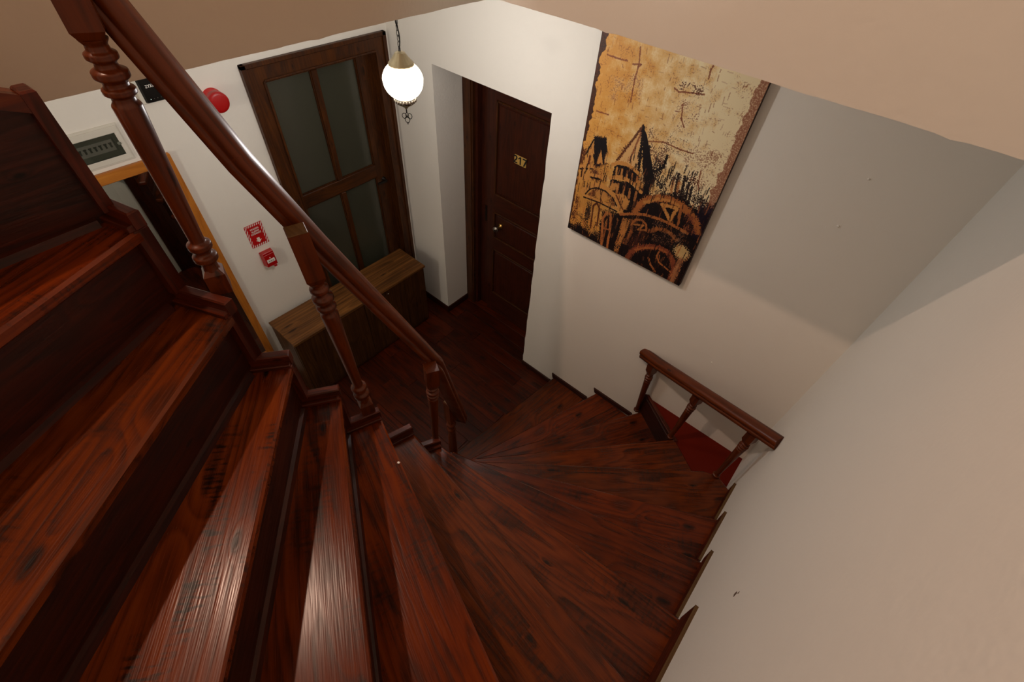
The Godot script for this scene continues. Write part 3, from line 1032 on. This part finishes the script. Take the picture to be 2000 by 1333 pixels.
	structure(commit("ceiling_upper", "riser_wood_0"))
	# baseboards
	for b in [["baseboard_column", Vector3(-3.52, 0, 0.0), Vector3(-3.055, 0.075, 0.014)], ["baseboard_reveal", Vector3(-3.063, 0, -0.29), Vector3(-3.049, 0.075, 0.014)], ["baseboard_north", Vector3(-2.012, 0, 0.0), Vector3(-1.66, 0.055, 0.013)]]:
		begin(Vector3(1, 0, 0) if b[0] != "baseboard_reveal" else Vector3(0, 0, 1))
		box(b[1], b[2], 0.003)
		structure(commit(b[0], "riser_wood_0"))

func build_doors() -> void:
	# door 217 in its niche
	var d := structure(root("door_1", "dark brown panelled door numbered 217 set deep in the niche", ""))
	var zf := -0.29
	begin(Vector3.UP)
	box(Vector3(-3.063, 0, zf - 0.03), Vector3(-2.955, 2.43, zf), 0.004)
	box(Vector3(-2.12, 0, zf - 0.03), Vector3(-2.018, 2.43, zf), 0.004)
	box(Vector3(-2.955, 2.335, zf - 0.03), Vector3(-2.12, 2.43, zf), 0.004)
	box(Vector3(-2.985, 0, zf - 0.001), Vector3(-2.972, 2.43, zf + 0.008), 0.003)
	commit("casing", "casing_wood", d)
	begin(Vector3.UP)
	box(Vector3(-2.97, 0, zf - 0.14), Vector3(-2.93, 2.335, zf - 0.03))
	box(Vector3(-2.93, 0, zf - 0.14), Vector3(-2.80, 2.335, zf - 0.085))
	box(Vector3(-2.93, 2.30, zf - 0.14), Vector3(-2.02, 2.335, zf - 0.03))
	commit("jamb", "door_wood", d)
	begin(Vector3.UP)
	box(Vector3(-2.884, 1.07, zf - 0.087), Vector3(-2.862, 1.24, zf - 0.082))
	box(Vector3(-2.880, 1.20, zf - 0.084), Vector3(-2.866, 1.22, zf - 0.079))
	box(Vector3(-2.880, 1.10, zf - 0.084), Vector3(-2.866, 1.13, zf - 0.079))
	commit("lock_plate", "iron", d)
	var zl := -0.335
	var leaf := Node3D.new()
	leaf.name = "leaf"
	d.add_child(leaf, true)
	begin(Vector3.UP)
	box(Vector3(-2.80, 0.01, zl - 0.04), Vector3(-2.08, 2.275, zl - 0.012))
	commit("core", "door_wood", leaf)
	for s in [[-2.80, -2.745], [-2.15, -2.08]]:
		begin(Vector3.UP)
		box(Vector3(s[0], 0.01, zl - 0.02), Vector3(s[1], 2.275, zl), 0.003)
		commit("stile", "door_wood", leaf)
	for s in [[0.01, 0.27], [0.84, 0.97], [1.25, 1.42], [2.20, 2.275]]:
		begin(Vector3(1, 0, 0))
		box(Vector3(-2.745, s[0], zl - 0.02), Vector3(-2.15, s[1], zl), 0.003)
		commit("rail", "door_wood", leaf)
	for s in [[0.27, 0.84], [0.97, 1.25], [1.42, 2.20]]:
		begin(Vector3.UP)
		box(Vector3(-2.715, s[0] + 0.03, zl - 0.02), Vector3(-2.18, s[1] - 0.03, zl - 0.004), 0.006)
		commit("panel", "door_wood", leaf)
		begin(Vector3.UP)
		for q in [[-2.745, s[0], -2.732, s[1]], [-2.163, s[0], -2.15, s[1]], [-2.745, s[0], -2.15, s[0] + 0.013], [-2.745, s[1] - 0.013, -2.15, s[1]]]:
			box(Vector3(q[0], q[1], zl - 0.012), Vector3(q[2], q[3], zl + 0.005), 0.003)
		commit("moulding", "casing_wood", leaf)
	var num := Node3D.new()
	num.name = "number_plate"
	d.add_child(num, true)
	begin(Vector3(1, 0, 0))
	box(Vector3(-2.545, 1.79, zl - 0.004), Vector3(-2.428, 1.862, zl + 0.004), 0.002)
	commit("plate", "plate_gold", num)
	text("digits", "217", 0.062, Vector3(-2.4865, 1.826, zl + 0.0045), Basis(), "dark_print", num, true)
	var kn := Node3D.new()
	kn.name = "handle"
	d.add_child(kn, true)
	begin(Vector3.UP)
	lathe(Vector3(-2.66, 1.135, zl), Vector3(0, 0, 1), [[0.0, 0.026], [0.008, 0.026], [0.012, 0.012], [0.04, 0.011], [0.045, 0.013]], 20)
	commit("rose", "brass", kn)
	begin(Vector3.UP)
	lathe(Vector3(-2.665, 1.135, zl + 0.045), Vector3(0.25, -0.05, 1), [[0.0, 0.012], [0.006, 0.024], [0.02, 0.029], [0.032, 0.024], [0.038, 0.01]], 20)
	commit("knob", "steel", kn)
	# glazed door in the west wall
	var g := structure(root("door_2", "brown wooden glazed door with four dark panes behind the low cabinet", ""))
	var xf := -3.52
	begin(Vector3.UP)
	for q in [[0.045, 0.0, 0.135, 2.53], [0.985, 0.0, 1.09, 2.53], [0.135, 2.43, 0.985, 2.53]]:
		box(Vector3(xf - 0.03, q[1], q[0]), Vector3(xf + 0.022, q[3], q[2]), 0.005)
	commit("casing", "casing_wood", g)
	begin(Vector3.UP)
	for q in [[0.035, 0.0, 0.062, 2.54], [1.073, 0.0, 1.10, 2.54], [0.035, 2.513, 1.10, 2.54], [0.127, 0.0, 0.14, 2.43], [0.98, 0.0, 0.993, 2.43], [0.135, 2.425, 0.985, 2.438]]:
		box(Vector3(xf, q[1], q[0]), Vector3(xf + 0.034, q[3], q[2]), 0.004)
	commit("casing_moulding", "casing_wood", g)
	begin(Vector3.UP)
	for q in [[0.10, 0.0, 0.14, 2.45], [0.98, 0.0, 1.0, 2.45], [0.135, 2.42, 0.985, 2.45]]:
		box(Vector3(xf - 0.16, q[1], q[0]), Vector3(xf - 0.03, q[3], q[2]))
	commit("jamb", "casing_wood", g)
	var xl := xf - 0.05
	for q in [[0.14, 0.262, "stile"], [0.945, 0.98, "stile"]]:
		begin(Vector3.UP)
		box(Vector3(xl - 0.045, 0.01, q[0]), Vector3(xl, 2.42, q[1]), 0.004)
		commit("stile", "casing_wood", g)
	for q in [[0.01, 0.2], [1.475, 1.585], [2.395, 2.42]]:
		begin(Vector3(0, 0, 1))
		box(Vector3(xl - 0.045, q[0], 0.262), Vector3(xl, q[1], 0.945), 0.004)
		commit("rail", "casing_wood", g)
	for q in [[0.2, 1.475], [1.585, 2.395]]:
		begin(Vector3.UP)
		box(Vector3(xl - 0.04, q[0], 0.582), Vector3(xl, q[1], 0.622), 0.006)
		commit("glazing_bar", "casing_wood", g)
		for p in [[0.262, 0.582], [0.622, 0.945]]:
			begin(Vector3.UP)
			box(Vector3(xl - 0.028, q[0] + 0.001, p[0] + 0.001), Vector3(xl - 0.022, q[1] - 0.001, p[1] - 0.001))
			commit("pane", "pane_glass", g)
			begin(Vector3.UP)
			for e in [[p[0], q[0], p[0] + 0.008, q[1]], [p[1] - 0.008, q[0], p[1], q[1]], [p[0], q[0], p[1], q[0] + 0.008], [p[0], q[1] - 0.008, p[1], q[1]]]:
				box(Vector3(xl - 0.022, e[1], e[0]), Vector3(xl - 0.01, e[3], e[2]))
			commit("glazing_bead", "casing_wood", g)
	begin()
	lathe(Vector3(xl, 1.44, 0.20), Vector3(1, 0, 0), [[0.0, 0.02], [0.006, 0.02], [0.01, 0.009], [0.045, 0.009]], 16)
	bar(Vector3(xl + 0.045, 1.44, 0.195), Vector3(xl + 0.05, 1.445, 0.30), Vector3.UP, 0.018, 0.012, 0.003)
	commit("handle", "iron", g)

func text(called: String, words: String, size: float, at: Vector3, basis: Basis, mat: String, parent: Node, bold := false, squeeze := 1.0) -> MeshInstance3D:
	var t := TextMesh.new()
	var f := SystemFont.new()
	f.font_names = PackedStringArray(["Droid Sans"])
	f.font_weight = 700 if bold else 400
	t.font = f
	t.text = words
	t.font_size = 64
	t.pixel_size = size / 46.0
	t.depth = 0.0015
	t.material = M[mat]
	var o := MeshInstance3D.new()
	o.name = called
	o.mesh = t
	o.transform = Transform3D(basis * Basis.from_scale(Vector3(squeeze, 1, 1)), at)
	parent.add_child(o, true)
	return o

# ---------------------------------------------------------------- things
func pendant(called: String, label: String, at: Vector3, top: float, energy: float, tint: Color, bulb := 0.05) -> Node3D:
	var o := root(called, label, "lamp", "globe pendant lamps", at)
	begin()
	var prof := []
	for i in 17:
		var a := PI * (0.12 + 0.74 * i / 16.0)
		prof.append([-cos(a) * 0.078, sin(a) * 0.088 * (1.0 if i > 8 else 0.98)])
	lathe(Vector3.ZERO, Vector3.UP, prof, 36)
	commit("globe", "lit_globe", o)
	begin()
	lathe(Vector3(0, 0.062, 0), Vector3.UP, turned([[0.0, 0.053], [0.08, 0.054], [0.2, 0.050], [0.45, 0.037], [0.7, 0.027], [0.88, 0.021], [0.96, 0.013], [1.0, 0.005]], 0.052), 48, 0.025, 16)
	commit("cap", "old_brass", o)
	begin()
	for k in 20:
		var a := TAU * k / 20
		lathe(Vector3(cos(a) * 0.049, 0.052, sin(a) * 0.049), Vector3.UP, [[0.0, 0.001], [0.003, 0.0042], [0.009, 0.0042], [0.013, 0.001]], 8)
	commit("top_gallery", "old_brass", o)
	begin()
	lathe(Vector3(0, -0.088, 0), Vector3.UP, [[0.0, 0.044], [0.004, 0.046], [0.018, 0.046], [0.022, 0.042]], 32)
	for k in 22:
		var a := TAU * k / 22
		lathe(Vector3(cos(a) * 0.047, -0.085, sin(a) * 0.047), Vector3.UP, [[0.0, 0.001], [0.003, 0.0045], [0.010, 0.0045], [0.014, 0.001]], 8)
	commit("bottom_gallery", "steel", o)
	begin()
	lathe(Vector3(0, -0.118, 0), Vector3.UP, turned([[0.0, 0.005], [0.2, 0.008], [0.5, 0.022], [0.8, 0.038], [1.0, 0.044]], 0.031), 32)
	commit("bowl", "old_brass", o)
	# flat openwork finial of bent wire
	begin()
	tube([Vector3(0, -0.115, 0), Vector3(0, -0.135, 0)], 0.0028)
	for l in [[0.0125, -0.150, 0.010, 0.012], [-0.0125, -0.150, 0.010, 0.012], [0.0, -0.166, 0.011, 0.014], [0.0, -0.146, 0.006, 0.011]]:
		var pts := []
		for k in 15:
			var a := TAU * k / 14
			pts.append(Vector3((l[0] + cos(a) * l[2]) * 0.8, l[1] + sin(a) * l[3], (l[0] + cos(a) * l[2]) * -0.6))
		tube(pts, 0.0016, 6)
	tube([Vector3(0, -0.178, 0), Vector3(0, -0.187, 0)], 0.0022)
	commit("finial", "iron", o)
	# chain and flex up to the ceiling
	var n := int((top - at.y - 0.115) / 0.02)
	begin()
	for k in maxi(n, 1):
		var y := 0.118 + k * 0.02
		var pts := []
		for i in 11:
			var a := TAU * i / 10
			var s := Vector3(1, 0, 0) if k % 2 == 0 else Vector3(0, 0, 1)
			pts.append(Vector3(0, y + sin(a) * 0.013, 0) + s * cos(a) * 0.0055)
		tube(pts, 0.0014, 6)
	commit("chain", "iron", o)
	begin()
	var fl := []
	for i in 9:
		var f := i / 8.0
		fl.append(Vector3(0.006 * sin(f * 7.0) + 0.002, lerpf(0.115, top - at.y, f), 0.005 * cos(f * 6.0)))
	tube(fl, 0.0026)
	commit("flex", "black_matt", o)
	var l := OmniLight3D.new()
	l.name = "bulb"
	l.light_color = tint
	l.light_energy = energy
	l.light_size = bulb
	l.omni_range = 14.0
	l.omni_attenuation = 2.0
	l.shadow_enabled = true
	o.add_child(l, true)
	return o

func landing_lamp() -> void:
	var o := root("hanging_globe", "plain opal globe lamp over the upper landing above the stairs", "lamp", "", Vector3(-2.38, 5.56, 2.80))
	begin()
	var prof := []
	for i in 17:
		var a := PI * (0.02 + 0.88 * i / 16.0)
		prof.append([-cos(a) * 0.09, sin(a) * 0.09])
	lathe(Vector3.ZERO, Vector3.UP, prof, 32)
	commit("globe", "lit_globe", o)
	begin()
	lathe(Vector3(0, 0.083, 0), Vector3.UP, [[0.0, 0.03], [0.03, 0.028], [0.04, 0.012], [0.05, 0.004]], 24)
	commit("cap", "old_brass", o)
	begin()
	tube([Vector3(0, 0.13, 0), Vector3(0, 0.5, 0), Vector3(0, 0.94, 0)], 0.003)
	commit("flex", "black_matt", o)
	var l := OmniLight3D.new()
	l.name = "bulb"
	l.light_color = Color(1.0, 0.835, 0.725)
	l.light_energy = 3.7
	l.light_size = 0.035
	l.omni_range = 16.0
	l.omni_attenuation = 2.0
	l.shadow_enabled = true
	o.add_child(l, true)

func build_things() -> void:
	# a crumb of plaster on the tenth step
	begin()
	prism([Vector3(-1.210, 1.88, 1.945), Vector3(-1.201, 1.88, 1.941), Vector3(-1.199, 1.88, 1.949), Vector3(-1.207, 1.88, 1.952)], Vector3(0, 0.005, 0), 0.001)
	tag(commit("plaster_crumb", "plaster_white"), "tiny white crumb of plaster lying on a dark stair tread", "crumb")
	# canvas
	var p := root("canvas_painting", "tall sepia and gold canvas print of domes and towers hung on the white wall", "painting")
	var x0 := -1.748
	var x1 := -0.905
	var yb := 1.768
	var yt := 2.975
	begin(Vector3.UP)
	box(Vector3(x0, yb, 0.004), Vector3(x1, yt, 0.032), 0.001)
	commit("stretched_canvas", "canvas_edge", p)
	S = SurfaceTool.new()
	S.begin(Mesh.PRIMITIVE_TRIANGLES)
	S.set_smooth_group(-1)
	var zc := 0.0335
	for q in [[x0, yt, 0, 0], [x1, yt, 1, 0], [x1, yb, 1, 1], [x0, yt, 0, 0], [x1, yb, 1, 1], [x0, yb, 0, 1]]:
		S.set_uv(Vector2(q[2], q[3]))
		S.add_vertex(Vector3(q[0], q[1], zc))
	commit("print", "printed_canvas", p)
	# cabinet
	var c := root("low_cabinet", "low striped brown laminate cabinet standing in front of the glazed door", "cabinet")
	var cz0 := 0.225
	var cz1 := 1.595
	begin(Vector3(0, 0, 1))
	us = Vector2(0.5, 1.6)
	box(Vector3(-3.47, 0.724, cz0 - 0.004), Vector3(-3.105, 0.749, cz1 + 0.002), 0.002)
	commit("top_board", "laminate", c)
	for q in [[cz0 + 0.004, cz0 + 0.024], [cz1 - 0.022, cz1 - 0.003]]:
		begin(Vector3.UP)
		box(Vector3(-3.46, 0.0, q[0]), Vector3(-3.135, 0.724, q[1]), 0.001)
		commit("side_panel", "laminate_front", c)
	begin(Vector3(0, 0, 1))
	box(Vector3(-3.46, 0.05, cz0 + 0.024), Vector3(-3.45, 0.724, cz1 - 0.022))
	box(Vector3(-3.46, 0.05, cz0 + 0.024), Vector3(-3.14, 0.066, cz1 - 0.022))
	commit("carcass", "laminate_front", c)
	begin(Vector3(0, 0, 1))
	box(Vector3(-3.16, 0.0, cz0 + 0.024), Vector3(-3.14, 0.05, cz1 - 0.022))
	commit("plinth", "laminate_front", c)
	var cuts := [cz0 + 0.006, 0.475, 0.922, 1.17, cz1 - 0.004]
	for k in 4:
		var dr := Node3D.new()
		dr.name = "door"
		c.add_child(dr, true)
		begin(Vector3.UP)
		us = Vector2(0.6, 2.2)
		box(Vector3(-3.134, 0.052, cuts[k] + 0.0025), Vector3(-3.116, 0.721, cuts[k + 1] - 0.0025), 0.0015)
		commit("door_panel", "laminate_front", dr)
		if k == 1:
			begin()
			lathe(Vector3(-3.118, 0.668, 0.66), Vector3(1, 0, 0), [[0.0, 0.009], [0.004, 0.009], [0.006, 0.004]], 14)
			commit("lock", "steel", dr)
	us = Vector2(1, 2)
	# mirror
	var m := root("wall_mirror", "tall mirror in a yellow pine frame on the wall left of the alarm sign", "mirror")
	var my0 := 0.385
	var my1 := 2.205
	var mz0 := 1.655
	var mz1 := 2.28
	for q in [[mz0, my0, mz0 + 0.052, my1], [mz1 - 0.052, my0, mz1, my1]]:
		begin(Vector3.UP)
		box(Vector3(-3.518, q[1], q[0]), Vector3(-3.494, q[3], q[2]), 0.004)
		commit("frame_stile", "pine_wood", m)
	for q in [[my0, my0 + 0.06], [my1 - 0.06, my1]]:
		begin(Vector3(0, 0, 1))
		box(Vector3(-3.518, q[0], mz0 + 0.052), Vector3(-3.494, q[1], mz1 - 0.052), 0.004)
		commit("frame_rail", "pine_wood", m)
	begin()
	box(Vector3(-3.516, my0 + 0.05, mz0 + 0.045), Vector3(-3.507, my1 - 0.05, mz1 - 0.045))
	commit("glass", "mirror_glass", m)
	# breaker panel
	var b := root("breaker_panel", "white flush breaker panel with smoked window above the mirror", "electrical panel")
	begin()
	box(Vector3(-3.52, 2.225, 1.812), Vector3(-3.512, 2.42, 2.14), 0.002)
	commit("rim", "white_plastic", b)
	begin()
	box(Vector3(-3.512, 2.235, 1.822), Vector3(-3.507, 2.263, 2.13), 0.001)
	box(Vector3(-3.512, 2.377, 1.822), Vector3(-3.507, 2.41, 2.13), 0.001)
	box(Vector3(-3.512, 2.263, 1.822), Vector3(-3.507, 2.377, 1.843), 0.001)
	box(Vector3(-3.512, 2.263, 2.11), Vector3(-3.507, 2.377, 2.13), 0.001)
	commit("cover", "white_plastic", b)
	begin()
	box(Vector3(-3.512, 2.263, 1.843), Vector3(-3.5115, 2.377, 2.11))
	commit("back_plate", "grey_plastic", b)
	begin()
	box(Vector3(-3.5115, 2.295, 1.872), Vector3(-3.510, 2.352, 2.10))
	commit("breaker_strip", "white_plastic", b)
	for k in 9:
		begin()
		var bz := 1.882 + k * 0.0235
		box(Vector3(-3.511, 2.312, bz), Vector3(-3.5085, 2.336, bz + 0.009), 0.0005)
		box(Vector3(-3.511, 2.330, bz - 0.003), Vector3(-3.5088, 2.337, bz + 0.012), 0.0005)
		commit("breaker_switch", "black_matt", b)
	begin()
	box(Vector3(-3.511, 2.29, 1.864), Vector3(-3.509, 2.358, 1.867))
	box(Vector3(-3.5085, 2.263, 1.843), Vector3(-3.5075, 2.267, 2.11))
	commit("window_shadow_gap", "black_matt", b)
	begin()
	box(Vector3(-3.5082, 2.264, 1.844), Vector3(-3.5072, 2.376, 2.109))
	commit("window", "smoked_glass", b)
	begin()
	lathe(Vector3(-3.5075, 2.322, 1.848), Vector3(1, 0, 0), [[0.0, 0.009], [0.004, 0.009], [0.006, 0.006]], 16)
	commit("latch", "grey_plastic", b)
	# router
	var w := root("wifi_router", "glossy black router mounted high on the wall below the ceiling edge", "router")
	begin()
	box(Vector3(-3.518, 2.47, 1.522), Vector3(-3.488, 2.66, 1.655), 0.006)
	commit("back_shell", "white_plastic", w)
	begin()
	prism([Vector3(-3.488, 2.476, 1.524), Vector3(-3.488, 2.476, 1.640), Vector3(-3.478, 2.476, 1.632), Vector3(-3.476, 2.476, 1.535)], Vector3(0, 0.18, 0), 0.003)
	commit("front_shell", "black_plastic", w)
	var west := Basis(Vector3(0, 0, -1), Vector3(0, 1, 0), Vector3(1, 0, 0))
	text("lettering", "ZYXEL", 0.014, Vector3(-3.4752, 2.555, 1.585), west, "white_print", w, true)
	for k in 4:
		begin()
		var lz := 1.612 - k * 0.017
		box(Vector3(-3.479, 2.492, lz), Vector3(-3.4755, 2.4945, lz + 0.0025))
		commit("status_light", "led" if k == 0 else "grey_plastic", w)
	# siren
	var si := root("alarm_siren", "round red fire alarm siren mounted high between router and glazed door", "siren", "", Vector3(-3.52, 2.405, 1.302))
	begin()
	lathe(Vector3.ZERO, Vector3(1, 0, 0), [[0.0, 0.058], [0.012, 0.058], [0.014, 0.055], [0.045, 0.055]], 40)
	commit("base", "red_clear", si)
	begin()
	lathe(Vector3(0.045, 0, 0), Vector3(1, 0, 0), [[0.0, 0.054], [0.002, 0.057], [0.034, 0.057], [0.039, 0.054], [0.042, 0.04], [0.043, 0.01]], 40)
	commit("cap", "red_plastic", si)
	# alarm sign
	var sg := root("alarm_sign", "red and white striped fire alarm sign with a down arrow", "sign")
	S = SurfaceTool.new()
	S.begin(Mesh.PRIMITIVE_TRIANGLES)
	S.set_smooth_group(-1)
	var sx := -3.5165
	for q in [[1.576, 1.451, 0, 0], [1.576, 1.323, 1, 0], [1.394, 1.323, 1, 1], [1.576, 1.451, 0, 0], [1.394, 1.323, 1, 1], [1.394, 1.451, 0, 1]]:
		S.set_uv(Vector2(q[2], q[3]))
		S.add_vertex(Vector3(sx, q[0], q[1]))
	commit("sign_face", "alarm_sign_print", sg)
	begin()
	box(Vector3(-3.52, 1.394, 1.323), Vector3(-3.517, 1.576, 1.451))
	commit("sign_board", "red_plastic", sg)
	var words := ["YANGIN", "ALARM", "DÜĞMESİ"]
	for k in 3:
		text("lettering", words[k], 0.012, Vector3(sx + 0.001, 1.538 - k * 0.0195, 1.387), west, "white_print", sg, true)
	# call point
	var cp := root("alarm_call_point", "small red square fire alarm call point under the striped sign", "alarm button")
	begin()
	prism([Vector3(-3.52, 1.213, 1.333), Vector3(-3.52, 1.213, 1.427), Vector3(-3.470, 1.222, 1.419), Vector3(-3.470, 1.222, 1.341)], Vector3(0, 0.11, 0), 0.004)
	commit("housing", "red_plastic", cp)
	begin()
	prism([Vector3(-3.52, 1.323, 1.333), Vector3(-3.52, 1.323, 1.427), Vector3(-3.471, 1.328, 1.419), Vector3(-3.471, 1.328, 1.341)], Vector3(0, 0.02, 0), 0.003)
	commit("hood", "red_plastic", cp)
	begin()
	box(Vector3(-3.472, 1.257, 1.350), Vector3(-3.4675, 1.287, 1.410), 0.001)
	commit("push_window", "white_print", cp)
	begin()
	for k in 3:
		lathe(Vector3(-3.468, 1.271, 1.366 + k * 0.014), Vector3(1, 0, 0), [[0.0, 0.0035], [0.0012, 0.0035], [0.0014, 0.002]], 12)
	commit("dots", "black_matt", cp)
	begin()
	lathe(Vector3(-3.470, 1.299, 1.38), Vector3(1, 0, 0), [[0.0, 0.004], [0.002, 0.004], [0.003, 0.002]], 12)
	commit("indicator", "white_print", cp)
	begin()
	box(Vector3(-3.500, 1.203, 1.350), Vector3(-3.472, 1.222, 1.372), 0.002)
	commit("key_tab", "red_plastic", cp)

func _ready() -> void:
	rng.seed = 4711
	# camera
	var cam := Camera3D.new()
	cam.name = "camera"
	cam.fov = 73.4385
	cam.near = 0.02
	cam.far = 60.0
	cam.transform = Transform3D(Basis(Vector3(0.755756, 0.05589, -0.652463), Vector3(-0.522413, 0.652236, -0.549247), Vector3(0.394863, 0.755953, 0.52213)).orthonormalized(), Vector3(-0.3974, 3.6, 2.3367))
	cam.current = true
	add_child(cam)
	# a closed building at night: no sky light gets in
	var env := Environment.new()
	env.background_mode = Environment.BG_COLOR
	env.background_color = Color(0, 0, 0)
	env.tonemap_mode = Environment.TONE_MAPPER_LINEAR
	env.tonemap_exposure = 1.0
	env.sdfgi_enabled = true
	env.ssao_enabled = true
	env.ssil_enabled = true
	var we := WorldEnvironment.new()
	we.name = "environment"
	we.environment = env
	add_child(we)
	make_materials()
	# lamps: the globe in view, its twin further down the hall, and one over the upper landing
	pendant("pendant_lamp", "glowing white globe pendant lamp on a chain near the glazed door", Vector3(-2.126, 2.812, 0.99), 3.062, 0.48, Color(1.0, 0.985, 0.98))
	pendant("pendant_lamp_001", "globe pendant lamp further down the hall behind the stairs", Vector3(-2.27, 2.60, 3.7), 3.062, 0.85, Color(1.0, 0.955, 0.90), 0.07)
	landing_lamp()
	build_room()
	build_stair()
	build_railings()
	build_doors()
	build_things()
